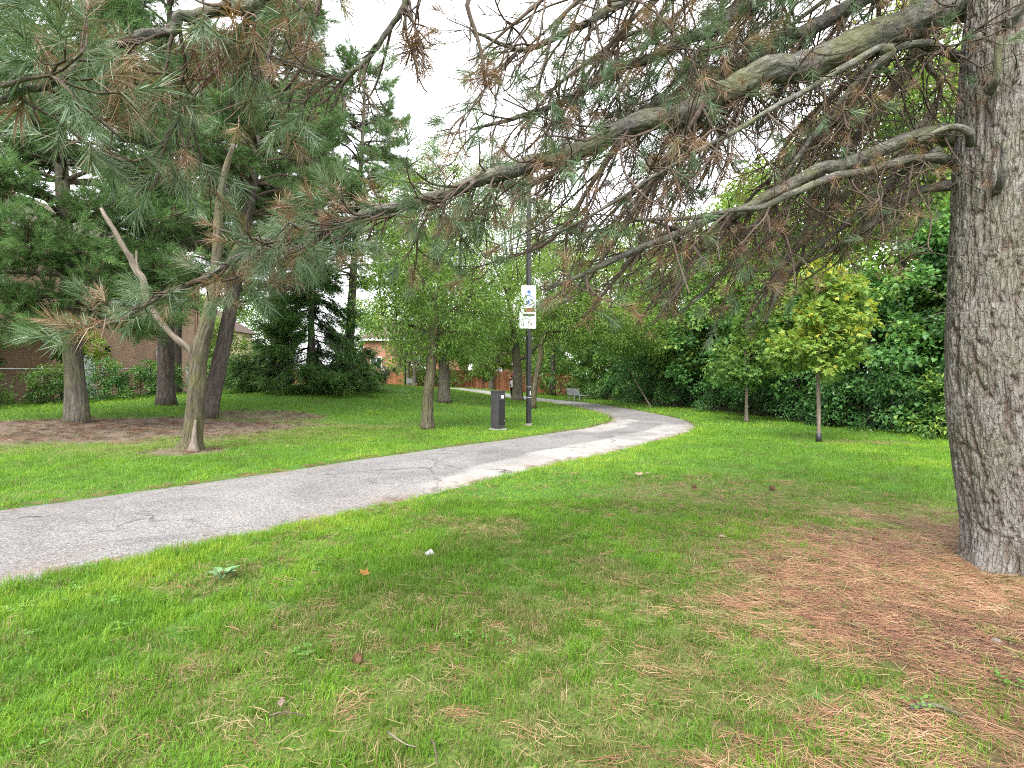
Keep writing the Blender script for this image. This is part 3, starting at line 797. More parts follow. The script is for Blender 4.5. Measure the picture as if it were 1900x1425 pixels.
    # a bough that starts in view grows out of the nearest thicker limb
    for a_, (p, d, dens, nm, lv, cl) in enumerate(limbs):
        if (p[0][2] - EYE) / p[0][1] > 0.73 or a_ < 6: continue
        best = None
        for b_, (p2, d2, *_r) in enumerate(limbs):
            if b_ == a_ or d2.max() < d.max() * 1.05: continue
            q2 = spline(np.column_stack([p2, d2]), 60)
            w = np.linalg.norm(q2[:, :3] - p[0], axis=1) + 2 * np.maximum(0, d[0] - q2[:, 3])
            if best is None or w.min() < best[0]: best = (w.min(), q2[w.argmin(), :3])
        if best and 0.02 < best[0] < 1.6: limbs[a_] = (np.vstack([best[1], p]), np.concatenate([[d[0]], d]), dens, nm, lv, cl)
    shL, shD = ([], [], [], []), ([], [], [], [])     # live, dead: pos, dir, scale, tone
    twigs = MB()
    def shoot(p, d, live, sc=1.0):
        if abs(p[0] / p[1] - 0.030) < 0.042 and 0.07 < (p[2] - EYE) / p[1] < 0.20: return   # a gap in the needles where the notice shows
        if live:
            tn = g.choice((0.72, 0.62, 0.85, 0.5), p=(0.4, 0.25, 0.2, 0.15)) + g.normal(0, 0.05)
            if g.random() < 0.20: tn = g.uniform(0.12, 0.34)
            a = shL
        else:
            tn = g.uniform(0.0, 0.26); a = shD
        a[0].append(p); a[1].append(d); a[2].append(sc); a[3].append(tn)
    def toolow(p):
        if p[1] < 1.0: return True
        px = 950 + FPX * p[0] / p[1]
        return (p[2] - EYE) / p[1] < np.interp(px, [0, 250, 330, 480, 700, 900, 1000, 1120, 1260, 1400, 1500, 1700], [0.085, 0.10, 0.13, 0.14, 0.17, 0.17, 0.13, 0.11, 0.075, 0.085, 0.17, 0.21])
    def twig(p0, d0, L, r, live, level):
        """a crooked side shoot: bends down, then lifts at its tip"""
        n = 7
        pts = [p0]; d = nrm(d0)
        for q in range(n - 1):
            f = q / (n - 1)
            d = nrm(d + g.normal(0, 0.16, 3) + np.array([0, 0, -0.16 + 0.34 * f]) )
            pts.append(pts[-1] + d * L / (n - 1))
        pts = np.array(pts)
        if toolow(pts[-1]) or toolow(pts[3]): return
        nn_ = (9, 5, 4)[level]
        twigs.tube(spline(pts, nn_), np.linspace(r, r * 0.4 + 0.0012, nn_), 5 if level == 0 else 3, False)
        if level < 2 and L > 0.16:
            k = max(2, int(L / (0.10 if live > 0.5 else 0.13)))
            for q in range(k):
                f = g.uniform(0.18, 0.97); i = min(int(f * (n - 1)), n - 2)
                pp = pts[i] + (pts[i + 1] - pts[i]) * (f * (n - 1) - i)
                td = nrm(pts[i + 1] - pts[i])
                sd = nrm(np.cross(td, rand_dir(g, 1)[0]))
                twig(pp, td * 0.75 + sd * 0.8, L * g.uniform(0.22, 0.45), r * 0.55, live, level + 1)
        lv = g.random() < live
        if lv:
            shoot(pts[-1] - d * 0.03, d, True, g.uniform(0.8, 1.15))
            if level < 1 and g.random() < 0.6: shoot(pts[-2], d + g.normal(0, 0.3, 3), True, g.uniform(0.7, 1.0))
        elif g.random() < (0.17 if level else 0.5):
            shoot(pts[-1], d + np.array([0, 0, -0.5]), False, g.uniform(0.6, 1.1))
    def liveness(p, tag_):
        if tag_ == 'live': return 0.85
        if tag_ == 'dead': return 0.06
        if tag_ == 'mixed': return 0.13
        return float(np.interp(p[0], [-1.5, -0.3, 0.6, 1.6], [0.80, 0.60, 0.14, 0.03]))
    for (p, dia, dens, nm, lv, cl) in limbs:
        L = np.linalg.norm(np.diff(p, axis=0), axis=1).sum()
        n = max(14, int(L / (0.022 if dia.max() > 0.1 else 0.07)))
        q = spline(np.column_stack([p, dia]), n)
        thick = dia.max() > 0.06
        seg = 40 if dia.max() > 0.2 else (18 if thick else 7)

        P_, D_ = q[:, :3], np.maximum(q[:, 3], 0.006)
        P_ = P_ + (np.stack([fbm(np.linspace(0, L * 3.4, n), k * 5.0, 0, 61, 2) for k in range(3)], -1) - 0.5) * np.minimum(0.10, D_[:, None] * 0.9) * sstep(0, n * 0.12, np.arange(n))[:, None]
        lb = MB().tube(P_, D_ / 2, seg, True, 0.16 if thick else 0.08, int(L * 100) % 97)
        if thick:                                      # scaly bark in relief
            q3 = lb.buv[0]; ctr = np.repeat(P_, seg, 0); ctr = np.vstack([ctr, P_[0], P_[-1]])
            c1, c2, ci3 = cell2(np.arctan2(q3[:, 1], q3[:, 0]) * 3.2, q3[:, 2] / 0.045, 3)
            k3 = 1 + (sstep(0, .25, c2 - c1) - 1) * 0.09 + (ci3 - 0.5) * 0.07 + 0.20 * (fbm(q3[:, 0] * 55, q3[:, 1] * 55, q3[:, 2] * 40, 6, 2) - 0.5)
            lb.v[0] = (ctr + (lb.v[0] - ctr) * k3[:, None]).astype(np.float32)
        lb.build('limb', M['bark_limb'] if thick else M['bark_twig'], root, True, base)
        tan = nrm(np.gradient(P_, axis=0))
        main = lv is None and dens == 1.0 and dia.max() > 0.3
        cnt = int(L * (24.0 if main else 13.0 if lv in ('dead', 'mixed') and p[:, 0].mean() > 0.2 else 8.5) * dens)
        for k in range(cnt):
            f = g.uniform(0.10, 1.0)
            i = min(int(f * (n - 1)), n - 2)
            p0 = P_[i]; tdir = tan[i]
            if main and p0[0] > 0.3 and g.random() < 0.68: continue
            if p0[2] > 5.2 and g.random() < 0.7: continue
            if p0[1] < 1.2: continue
            side = nrm(np.cross(tdir, [0, 0, 1.0])) * g.choice((-1, 1))
            dd = tdir * g.uniform(0.5, 0.9) + side * g.uniform(0.2, 0.9) + np.array([0, 0, g.uniform(-0.75, 0.30)])
            if main and p0[0] < 0.2: dd[2] += g.uniform(0.0, 0.5)
            ln = g.uniform(0.25, 0.85) * (1.15 - 0.55 * f) * cl * (1.25 if p0[0] > 0.4 else 1.0)
            if main:                      # the long bough: thins out towards its tip
                if p0[0] < -1.35 and g.random() < 0.7: continue
                ln *= float(np.interp(p0[0], [-1.9, -1.2, 0.2], [0.36, 0.75, 1.0]))
            twig(p0, dd, ln, min(0.0085, D_[i] * 0.3) , liveness(p0, lv), 0 if ln > 0.32 else 1)
        # the limb's own end carries a spray
        for k in range(4):
            twig(P_[-1], tan[-1] + g.normal(0, 0.45, 3), 0.18, 0.004, min(1, liveness(P_[-1], lv) + 0.1), 2)
    # the conspicuous tufts at the tip of the long bough and those hanging close to the camera
    for (x, y, dep, dx, dy, n, lv, sc) in ((150, 602, 2.55, -0.9, 0.15, 7, 1, 1.15), (200, 575, 2.6, -0.6, 0.6, 5, 1, 1.0), (185, 590, 2.5, -0.8, 0.1, 3, 0, 1.3), (620, 385, 2.9, 0.1, 0.9, 4, 0, 1.3), (545, 395, 2.9, -0.5, 0.8, 3, 0, 1.3),
                                           (140, 70, 1.55, 0.0, -1.0, 5, 1, 1.15), (60, 110, 1.5, -0.8, -0.25, 7, 1, 1.2), (100, 40, 1.5, -0.7, 0.2, 6, 1, 1.2), (210, 60, 1.7, -0.2, -0.8, 4, 1, 1.0),
                                           (385, 40, 2.0, 0, -1, 7, 0, 1.7), (560, 40, 2.3, 0.1, -1, 6, 0, 1.5), (290, 130, 2.1, 0, -1, 6, 0, 1.6), (455, 30, 2.0, 0, -1, 5, 0, 1.7), (770, 60, 2.4, 0, -1, 6, 0, 1.6), (900, 120, 2.45, 0, -1, 6, 0, 1.3)):
        for k in range(n):
            pp = PT(x, y, dep) + g.normal(0, 0.035, 3)
            shoot(pp, np.array([dx, g.normal(0, 0.5), dy]) + g.normal(0, 0.28, 3), lv == 1, sc)
    tag(twigs.build('twigs', M['bark_twig'], root, True, base), kind='stuff')
    nd = MB()
    put_shoots(nd, SHOOT_NEAR, shL[0], shL[1], np.array(shL[2]), np.array(shL[3]), g)
    tag(nd.build('needles', M['needle'], root, False, base), kind='stuff')
    nb = MB()
    put_shoots(nb, SHOOT_DEAD, shD[0], shD[1], np.array(shD[2]), np.array(shD[3]), g)
    tag(nb.build('dead_needles', M['needle'], root, False, base), 'brown dead needle tufts', kind='stuff')
    print('big pine shoots', len(shL[0]), len(shD[0]), 'twig verts', twigs.n)
    # broken stubs and little dead twigs on the trunk
    for (x, y, dep, pts) in ((1862, 350, 3.93, ((0, 0, 0), (-0.05, -0.10, 0.06), (-0.08, -0.16, 0.30))), (1850, 165, 3.9, ((0, 0, 0), (-0.04, -0.10, 0.08), (-0.07, -0.14, 0.32))), (1880, 40, 3.95, ((0, 0, 0), (0.02, -0.10, 0.08), (0.05, -0.14, 0.26))), (1815, 262, 3.95, ((0, 0, 0), (-0.10, -0.08, 0.07), (-0.22, -0.06, 0.10), (-0.40, 0, 0.02)))):
        b = PT(x, y, dep)
        p = spline(np.array([b + np.array(q) for q in pts]) - np.array([0, -0.06, 0]), 10)
        MB().tube(p, np.linspace(0.030, 0.019, 10), 9, True, 0.2, x % 17).build('stub', M['bark_limb'], root, True, base)
    tw = MB()
    for k in range(26):
        zz = g.uniform(1.9, 4.4); an = g.uniform(math.pi * 0.9, math.pi * 1.75)
        rr = np.interp(zz, zc, rc)
        b = np.array([np.interp(zz, zc, xc) + math.cos(an) * rr * 0.95, 4.2 + math.sin(an) * rr * 0.95, base[2] + zz])
        d = np.array([math.cos(an), math.sin(an), g.uniform(-0.3, 0.5)])
        L = g.uniform(0.12, 0.42)
        p = [b]
        for q in range(5):
            d = nrm(d + g.normal(0, 0.22, 3)); p.append(p[-1] + d * L / 5)
        tw.tube(spline(np.array(p), 8), np.linspace(0.0055, 0.002, 8), 5, False)
    tag(tw.build('dead_twigs', M['bark_limb'], root, True, base), kind='stuff')
big_pine()

# ------------------------------------------------------------------ pines across the lawn
def pine(label, base, hgt, r0, c0, crad, seed, lean=(0, 0), mat='bark_dark', live=0.8, bare=None, dens=1.0, group=None, azim=None, tone0=0.62, wander=0.12, nb=(4, 7)):
    g = np.random.default_rng(seed)
    root = empty('pine_tree', base, label, 'tree', group)
    n = 40
    zz = np.linspace(-0.1, hgt, n); f = np.clip(zz / hgt, 0, 1)
    cx = base[0] + lean[0] * f ** 0.9 + wander * np.sin(f * 5 + seed) * f; cy = base[1] + lean[1] * f + wander * np.cos(f * 4 + seed) * f
    ax = np.stack([cx, cy, base[2] + zz], -1)
    rr = r0 * (1 - 0.86 * f) + r0 * 0.35 * np.exp(-np.maximum(zz, 0) / 0.25)
    MB().tube(ax, rr, 20, True, 0.10, seed).build('trunk', M[mat], root, True, base)
    bm_, L_, D_ = MB(), ([], [], [], []), ([], [], [], [])
    z = c0
    while z < hgt - 0.2:
        fz = (z - c0) / max(hgt - c0, 0.1)
        for q in range(g.integers(*nb)):
            az = g.uniform(0, 2 * math.pi) if azim is None else g.normal(azim, 1.2)
            prof = (0.55 + 0.45 * math.sin(min(1, fz * 2.2 + 0.25) * math.pi / 2)) * (1 - 0.75 * fz ** 1.6)
            L = crad * prof * g.uniform(0.65, 1.12)
            h = np.array([math.cos(az), math.sin(az), 0])
            s = np.array([np.interp(z, zz, cx), np.interp(z, zz, cy), base[2] + z])
            up = g.uniform(-0.10, 0.25) + 0.45 * fz
            p = np.array([s, s + h * L * 0.35 + [0, 0, L * 0.35 * up], s + h * L * 0.7 + [0, 0, L * (0.7 * up - 0.10)] + g.normal(0, 0.08, 3), s + h * L + [0, 0, L * (0.95 * up - 0.05)] + g.normal(0, 0.1, 3)])
            P_ = spline(p, 10)
            bm_.tube(P_, np.linspace(max(0.012, 0.022 * L), 0.006, 10), 5, False, 0.1, seed)
            isdead = (bare is not None and z < bare)
            k = int((4 + 6.5 * L) * dens)
            for w in range(k):
                ff = g.uniform(0.30, 1.0); i = min(int(ff * 9), 8)
                p0 = P_[i] + (P_[i + 1] - P_[i]) * (ff * 9 - i)
                td = nrm(P_[i + 1] - P_[i])
                sd = nrm(np.cross(td, [0, 0, 1.0])) * g.choice((-1, 1))
                d = nrm(td * 0.7 + sd * g.uniform(0.2, 0.9) + np.array([0, 0, g.uniform(-0.35, 0.45)]))
                l2 = g.uniform(0.20, 0.60) * (1.2 - 0.4 * ff)
                p1 = p0 + d * l2 + np.array([0, 0, g.uniform(-0.1, 0.06)])
                bm_.tube(np.array([p0, p1]), [0.008, 0.004], 3, False)
                if isdead:
                    if g.random() < 0.35:
                        D_[0].append(p1); D_[1].append(d); D_[2].append(g.uniform(0.8, 1.3)); D_[3].append(g.uniform(0.0, 0.25))
                    continue
                for e in range(g.integers(3, 7)):
                    pp = p0 + (p1 - p0) * g.uniform(0.45, 1.05) + g.normal(0, 0.045, 3)
                    dd = nrm(d + g.normal(0, 0.45, 3) + [0, 0, 0.35])
                    if g.random() < live:
                        L_[0].append(pp); L_[1].append(dd); L_[2].append(g.uniform(0.85, 1.35)); L_[3].append(tone0 + g.normal(0, 0.10) + 0.10 * (ff - 0.6))
                    else:
                        D_[0].append(pp); D_[1].append(dd + [0, 0, -0.5]); D_[2].append(g.uniform(0.8, 1.3)); D_[3].append(g.uniform(0.0, 0.3))
        z += g.uniform(0.38, 0.62)
    tag(bm_.build('branches', M['bark_twig'], root, True, base), kind='stuff')
    shoots_object('needles', C_shoot, [(0, len(SHOOT_MID), *L_), (len(SHOOT_MID), len(SHOOT_MIDDEAD), *D_)], root, base)
    return root

bA = GR(143, 784)
pine('short-limbed pine with pale trunk nearest the chain-link fence posts', bA, 13.0, 0.235, 2.55, 3.3, 21, (-0.45, 0), 'bark_grey', 0.93, dens=1.7, tone0=0.66, nb=(8, 12))
bB = GR(308, 752)
pine('straight dark-trunked pine standing before the brick house', bB, 16.5, 0.27, 4.6, 3.5, 23, (0.0, 0.2), 'bark_dark', 0.80, bare=5.6, dens=2.0, tone0=0.62)
bC = GR(384, 775)
pine('leaning dark pine right behind the forked tree', bC, 13.5, 0.235, 4.0, 2.9, 25, (2.2, 0.6), 'bark_dark', 0.80, bare=4.6, dens=1.9, tone0=0.62)
bD = onground(-10.9, 25.2)
pine('tall pine rising behind the spruce, its bare trunk showing high up', bD, 19.5, 0.27, 6.3, 3.3, 27, (0.5, 0.3), 'bark_grey', 0.9, bare=6.5, dens=2.0, tone0=0.68)
bE = onground(-8.4, 27.5)
pine('tall bushy pine above the dark spruce', bE, 16.5, 0.26, 5.6, 3.9, 29, (0.9, 0.0), 'bark_grey', 0.92, dens=2.1, tone0=0.72)
bE2 = onground(-17.8, 28.5)
pine('high pine behind the fence beside the brick house', bE2, 18.0, 0.27, 6.0, 3.2, 31, (0.3, 0), 'bark_dark', 0.85, bare=6.0, dens=1.8, tone0=0.64)
bE3 = onground(-13.6, 31.0)
pine('tall pine filling the gap between house and spruce', bE3, 17.5, 0.26, 5.0, 3.6, 33, (-0.3, 0), 'bark_dark', 0.88, dens=1.6, tone0=0.66)

# ------------------------------------------------------------------ spruce with skirts down to the grass
def spruce(label, base, hgt, crad, seed, r0=0.2, z0=0.15):
    g = np.random.default_rng(seed)
    root = empty('spruce_tree', base, label, 'tree')
    n = 24; zz = np.linspace(-0.1, hgt, n)
    ax = np.stack([np.full(n, base[0]), np.full(n, base[1]), base[2] + zz], -1)
    MB().tube(ax, r0 * (1 - 0.9 * np.clip(zz / hgt, 0, 1)) + 0.06 * np.exp(-np.maximum(zz, 0) / .2), 14, True, 0.1, 3).build('trunk', M['bark_dark'], root, True, base)
    br, P_, D_, S_, T_ = MB(), [], [], [], []
    z = z0
    while z < hgt - 0.3:
        f = z / hgt
        for q in range(g.integers(6, 10)):
            az = g.uniform(0, 2 * math.pi)
            L = crad * (1 - f) ** 0.8 * g.uniform(0.7, 1.1) * (0.75 + 0.25 * min(1, z / 1.0))
            h = np.array([math.cos(az), math.sin(az), 0]); s = np.array([base[0], base[1], base[2] + z])
            droop = -0.30 - 0.15 * (1 - f) if z > 1.2 else -0.02 - 0.05 * z
            p = np.array([s, s + h * L * 0.4 + [0, 0, L * 0.4 * droop * 0.6], s + h * L * 0.8 + [0, 0, L * droop * 0.9], s + h * L + [0, 0, L * droop * 0.85 + 0.08]])
            Q = spline(p, 9)
            br.tube(Q, np.linspace(0.02, 0.005, 9), 4, False)
            for w in range(int(8 + 19 * L)):
                ff = g.uniform(0.2, 1.0); i = min(int(ff * 8), 7)
                p0 = Q[i] + (Q[i + 1] - Q[i]) * (ff * 8 - i); td = nrm(Q[i + 1] - Q[i])
                sd = np.cross(td, [0, 0, 1.0]) * g.choice((-1, 1))
                d = nrm(td * 0.6 + sd * g.uniform(0.2, 0.8) + np.array([0, 0, g.uniform(-0.7, -0.05)]))
                l2 = g.uniform(0.12, 0.45) * (1.15 - 0.5 * ff)
                for e in range(g.integers(2, 4)):
                    pp = p0 + d * l2 * e * 0.5 + g.normal(0, 0.03, 3)
                    if pp[2] < base[2] + 0.04: pp[2] = base[2] + g.uniform(0.04, 0.2)
                    P_.append(pp); D_.append(nrm(d + g.normal(0, 0.25, 3) + [0, 0, -0.15])); S_.append(g.uniform(1.0, 1.6)); T_.append(0.40 + 0.25 * ff + g.normal(0, 0.10))
        z += g.uniform(0.20, 0.34)
    tag(br.build('branches', M['bark_twig'], root, True, base), kind='stuff')
    shoots_object('needles', C_spray, [(0, len(SPRAY), P_, D_, S_, T_)], root, base)
bS = GR(578, 721); 
spruce('dark green spruce with skirts sweeping down to the grass', bS, 6.6, 4.3, 41, 0.24)

# ------------------------------------------------------------------ broad-leaved trees
def tree(name, label, base, trunk, radii, lobes, leaf, lsize, mat, bark, seed, limbs=(), nbr=26, per=55, clr=0.45, group=None, cat='tree', flat=0.55, tone0=0.5, tvar=0.16, upw=0.9, seg=14, jit=0.7, grad=0.0):
    """trunk: points; lobes: (centre, radii, clusters); leaves gather in flattened clusters spread through the lobes"""
    g = np.random.default_rng(seed)
    root = empty(name, base, label, cat, group)
    tp_ = spline(np.asarray(trunk, float), 28)
    tr = spline(np.asarray(radii, float)[:, None], 28)[:, 0]
    hz = tp_[:, 2] - base[2]
    tr = tr * (1 + 0.45 * np.exp(-np.maximum(hz, 0) / 0.18))
    MB().tube(tp_, tr, seg, True, 0.10, seed).build('trunk', M[bark], root, True, base)
    for (p, r) in limbs:
        q = spline(np.asarray(p, float), 18)
        MB().tube(q, np.linspace(r[0], r[1], 18), 9, True, 0.12, seed + 3).build('limb', M[bark], root, True, base)
    allp = [tp_[10:]] + [spline(np.asarray(p, float), 18)[5:] for (p, r) in limbs]
    sk = np.vstack(allp)
    br, lv = MB(), MB()
    C, O, TN = [], [], []
    for (c, rad, k) in lobes:
        c = np.asarray(c, float); rad = np.asarray(rad, float)
        d = rand_dir(g, k)
        rr = (0.30 + 0.70 * g.random(k) ** 0.45) * (0.78 + 0.44 * vnoise(d[:, 0] * 2.2 + 5, d[:, 1] * 2.2, d[:, 2] * 2.2 + seed, seed))
        pc = c + d * rad * rr[:, None]
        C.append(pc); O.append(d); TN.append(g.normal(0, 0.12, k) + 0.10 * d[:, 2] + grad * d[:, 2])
    C = np.vstack(C); O = np.vstack(O); TN = np.concatenate(TN)
    ok = C[:, 2] > base[2] + 0.12
    C, O, TN = C[ok], O[ok], TN[ok]
    for q in g.choice(len(C), min(nbr, len(C)), replace=False):
        w = ((sk - C[q]) ** 2).sum(1) + 3.0 * np.maximum(0, sk[:, 2] - C[q][2] + 0.15) ** 2
        s = sk[w.argmin()]
        L = np.linalg.norm(C[q] - s)
        mid = (s + C[q]) / 2 + np.array([0, 0, 0.06 * L]) + g.normal(0, 0.05 * L, 3)
        br.tube(spline([s, mid, C[q]], 8), np.linspace(min(0.05, 0.008 + 0.012 * L), 0.005, 8), 5, False, 0.1, seed)
    if br.n: tag(br.build('branches', M[bark], root, True, base), kind='stuff')
    n = len(C) * per
    ci = np.repeat(np.arange(len(C)), per)
    dl = rand_dir(g, n) * (g.random(n) ** 0.4)[:, None]
    cs = clr * g.uniform(0.6, 1.3, len(C))
    tilt = nrm(O + np.array([0, 0, 0.9]) + g.normal(0, 0.3, O.shape))
    off = dl - tilt[ci] * ((dl * tilt[ci]).sum(1) * (1 - flat))[:, None]
    pos = C[ci] + off * cs[ci][:, None]
    pos[:, 2] -= 0.25 * (off[:, 0] ** 2 + off[:, 1] ** 2) * cs[ci]
    keep = pos[:, 2] > base[2] + 0.04
    pos, ci2, dl = pos[keep], ci[keep], dl[keep]
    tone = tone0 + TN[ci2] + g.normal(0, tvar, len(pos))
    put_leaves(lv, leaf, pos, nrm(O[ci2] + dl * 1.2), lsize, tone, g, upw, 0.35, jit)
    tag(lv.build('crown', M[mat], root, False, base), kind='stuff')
    return root
def pv(px, py, dep): return PT(px, py, dep)

# forked tree with a dead limb, close to the path
bF = GR(352, 836); dF = bF[1]
rF = empty('forked_tree', bF, 'olive-barked forked tree with a broken top and a wound at its foot', 'tree')
def tw_(w, dep): return w / FPX * dep / 2 * 0.87
q = [(350, 842, 46), (355, 810, 40), (362, 760, 37), (366, 700, 35), (371, 650, 35), (384, 600, 30), (396, 540, 24), (400, 500, 21), (403, 440, 18), (408, 370, 15), (420, 310, 12), (434, 268, 8)]
P_ = spline(np.array([[*pv(x, y, dF), tw_(w, dF)] for x, y, w in q]), 60)
MB().tube(P_[:, :3], P_[:, 3] * (1 + 0.35 * np.exp(-np.maximum(P_[:, 2] - bF[2], 0) / 0.15)), 26, True, 0.16, 4).build('trunk', M['bark_olive'], rF, True, bF)
q = [(394, 560, 18, 0), (408, 525, 17, 0.05), (424, 490, 15, 0.15), (438, 462, 12, 0.2), (452, 440, 8, .3)]
P_ = spline(np.array([[*pv(x, y, dF + dd), tw_(w, dF)] for x, y, w, dd in q]), 24)
MB().tube(P_[:, :3], P_[:, 3], 12, True, 0.14, 9).build('limb', M['bark_olive'], rF, True, bF)
q = [(362, 668, 18, 0), (345, 642, 16, -.1), (318, 618, 15, -.2), (292, 588, 15, -.3), (276, 560, 15, -.35), (268, 540, 18, -.4), (262, 515, 17, -.4), (248, 490, 16, -.4), (228, 455, 13, -.5), (205, 415, 11, -.5), (188, 386, 8, -.5)]
P_ = spline(np.array([[*pv(x, y, dF + dd), tw_(w, dF) * 0.8] for x, y, w, dd in q]), 44)
P_[:, :3] += np.stack([fbm(np.arange(44) * 0.35, k * 7.0, 0, 66, 2) - 0.5 for k in range(3)], -1) * 0.045
tag(MB().tube(P_[:, :3], P_[:, 3], 14, True, 0.30, 12).build('dead_limb', M['dead_wood'], rF, True, bF), 'pale dead limb with flaking bark')
q = [(262, 515, 7), (254, 490, 6), (253, 465, 4)]
MB().tube(spline(np.array([pv(x, y, dF - .4) for x, y, w in q]), 10), np.linspace(0.035, 0.015, 10), 8, True, 0.2, 2).build('dead_limb', M['dead_wood'], rF, True, bF)
# pale wound where the bark is gone at the foot
wd = MB(); th = np.linspace(-0.9, 0.9, 13); zs = np.linspace(0.0, 0.62, 15)
Zg, Tg = np.meshgrid(zs, th, indexing='ij')
cxs = np.interp(Zg, [0, 0.7], [bF[0] + 0.02, bF[0] + 0.09])
rw = 0.268 * (1 + 0.35 * np.exp(-Zg / 0.15)) * (1 - 0.12 * Zg) * (1 + 0.05 * (fbm(Tg * 4, Zg * 6, 0, 5, 3) - 0.5)) - 0.10 * np.abs(Tg / 0.9) ** 3
ang = -math.pi / 2 + 0.72 + Tg * (0.50 - 0.62 * Zg)
Vw = np.stack([cxs + rw * np.cos(ang), bF[1] + rw * np.sin(ang), bF[2] + Zg], -1).reshape(-1, 3)
i = np.arange(14)[:, None] * 13; j = np.arange(12)[None]
wd.add(Vw, None, np.stack([i + j, i + j + 1, i + 14, i + 13], -1).reshape(-1, 4) if False else np.stack([i + j, i + j + 1, i + 13 + j + 1, i + 13 + j], -1).reshape(-1, 4))
tag(wd.build('bare_wound', M['dead_wood'], rF, True, bF), 'pale grey wood where bark is missing')

# young ash by the path
bG = GR(793, 797); dG = bG[1]
tG = [pv(793, 799, dG), pv(794, 740, dG), pv(799, 690, dG), pv(804, 640, dG), pv(808, 590, dG), pv(806, 545, dG)]
lG = [([pv(804, 640, dG), pv(826, 610, dG + .2), pv(862, 560, dG + .5), pv(905, 530, dG + .8)], (0.06, 0.02)),
      ([pv(807, 600, dG), pv(838, 575, dG - .3), pv(872, 548, dG - .5)], (0.05, 0.018)),
      ([pv(807, 560, dG), pv(815, 520, dG), pv(812, 480, dG + .2), pv(805, 440, dG + .3)], (0.06, 0.02)),
      ([pv(806, 560, dG), pv(785, 520, dG - .2), pv(765, 480, dG - .3), pv(742, 440, dG - .3)], (0.055, 0.018)),
      ([pv(803, 622, dG), pv(775, 608, dG + .2), pv(745, 600, dG + .4), pv(710, 585, dG + .5)], (0.045, 0.015))]
tree('ash_tree', 'slender light-green tree growing next to the dark utility post', bG, tG, [0.165, 0.15, 0.145, 0.135, 0.11, 0.06],
     [(pv(815, 500, dG), (2.2, 1.9, 1.6), 150), (pv(868, 570, dG), (1.3, 1.5, 1.1), 85), (pv(735, 590, dG), (1.0, 1.2, 1.0), 50), (pv(760, 480, dG), (1.4, 1.2, 1.3), 70), (pv(958, 572, dG), (0.42, 0.5, 0.42), 9), (pv(770, 640, dG + .3), (0.9, 0.9, 0.35), 16), (pv(845, 640, dG), (0.9, 0.9, 0.35), 16)],
     'narrow', 0.12, 'leaf_light', 'bark_olive', 51, lG, 90, 48, 0.50, tone0=0.34, flat=0.5)
bH = GR(824, 747); dH = bH[1]
tree('ash_tree', 'stout grey-trunked tree standing in the lawn behind the slender one', bH, [bH, bH + [0, 0, 2], bH + [0, 0, 4.5], bH + [-.2, 0, 7]], [0.27, 0.24, 0.2, 0.1],
     [(pv(830, 560, dH), (2.6, 2.4, 2.4), 150), (pv(790, 440, dH), (3.0, 2.8, 3.0), 170), (pv(850, 635, dH), (1.8, 1.6, 1.0), 70), (pv(840, 350, dH), (2.4, 2.4, 2.2), 90)], 'narrow', 0.15, 'leaf_mid', 'bark_grey', 53, (), 40, 75, 0.55, tone0=0.6)
bI = GR(960, 744); dI = bI[1]
tI = [bI, pv(960, 700, dI), pv(958, 660, dI), pv(952, 610, dI), pv(945, 560, dI)]
lI = [([pv(960, 668, dI), pv(985, 655, dI), pv(1010, 620, dI), pv(1030, 580, dI)], (0.13, 0.05))]
tree('ash_tree', 'thick-trunked tree hiding half of the walker in maroon', bI, tI, [0.33, 0.27, 0.25, 0.18, 0.10],
     [(pv(950, 560, dI), (3.2, 3.0, 2.6), 180), (pv(1010, 610, dI), (2.2, 2.2, 1.4), 90), (pv(905, 610, dI), (1.8, 2.0, 1.3), 80), (pv(960, 450, dI), (3.2, 3.0, 3.0), 170), (pv(930, 360, dI), (2.4, 2.4, 2.2), 90)],
     'narrow', 0.155, 'leaf_mid', 'bark_grey', 55, lI, 50, 64, 0.58, tone0=0.66)
bJ = GR(988, 758); dJ = bJ[1]
tJ = [bJ, pv(993, 710, dJ), pv(1003, 660, dJ), pv(1005, 635, dJ), pv(1020, 600, dJ), pv(1045, 555, dJ), pv(1060, 520, dJ)]
tree('ash_tree', 'thin tree leaning right behind the black lamp post', bJ, tJ, [0.15, 0.13, 0.125, 0.11, 0.09, 0.06, 0.03],
     [(pv(1060, 590, dJ), (2.2, 2.0, 1.3), 130), (pv(1130, 605, dJ + 1), (2.6, 2.0, 1.2), 150), (pv(1020, 520, dJ), (2.0, 1.8, 1.6), 90), (pv(1190, 625, dJ + 1), (1.6, 1.6, 0.8), 70), (pv(1120, 500, dJ + 1.5), (2.6, 2.0, 2.0), 130)],
     'narrow', 0.14, 'leaf_light', 'bark_olive', 57, (), 50, 75, 0.5, tone0=0.42)
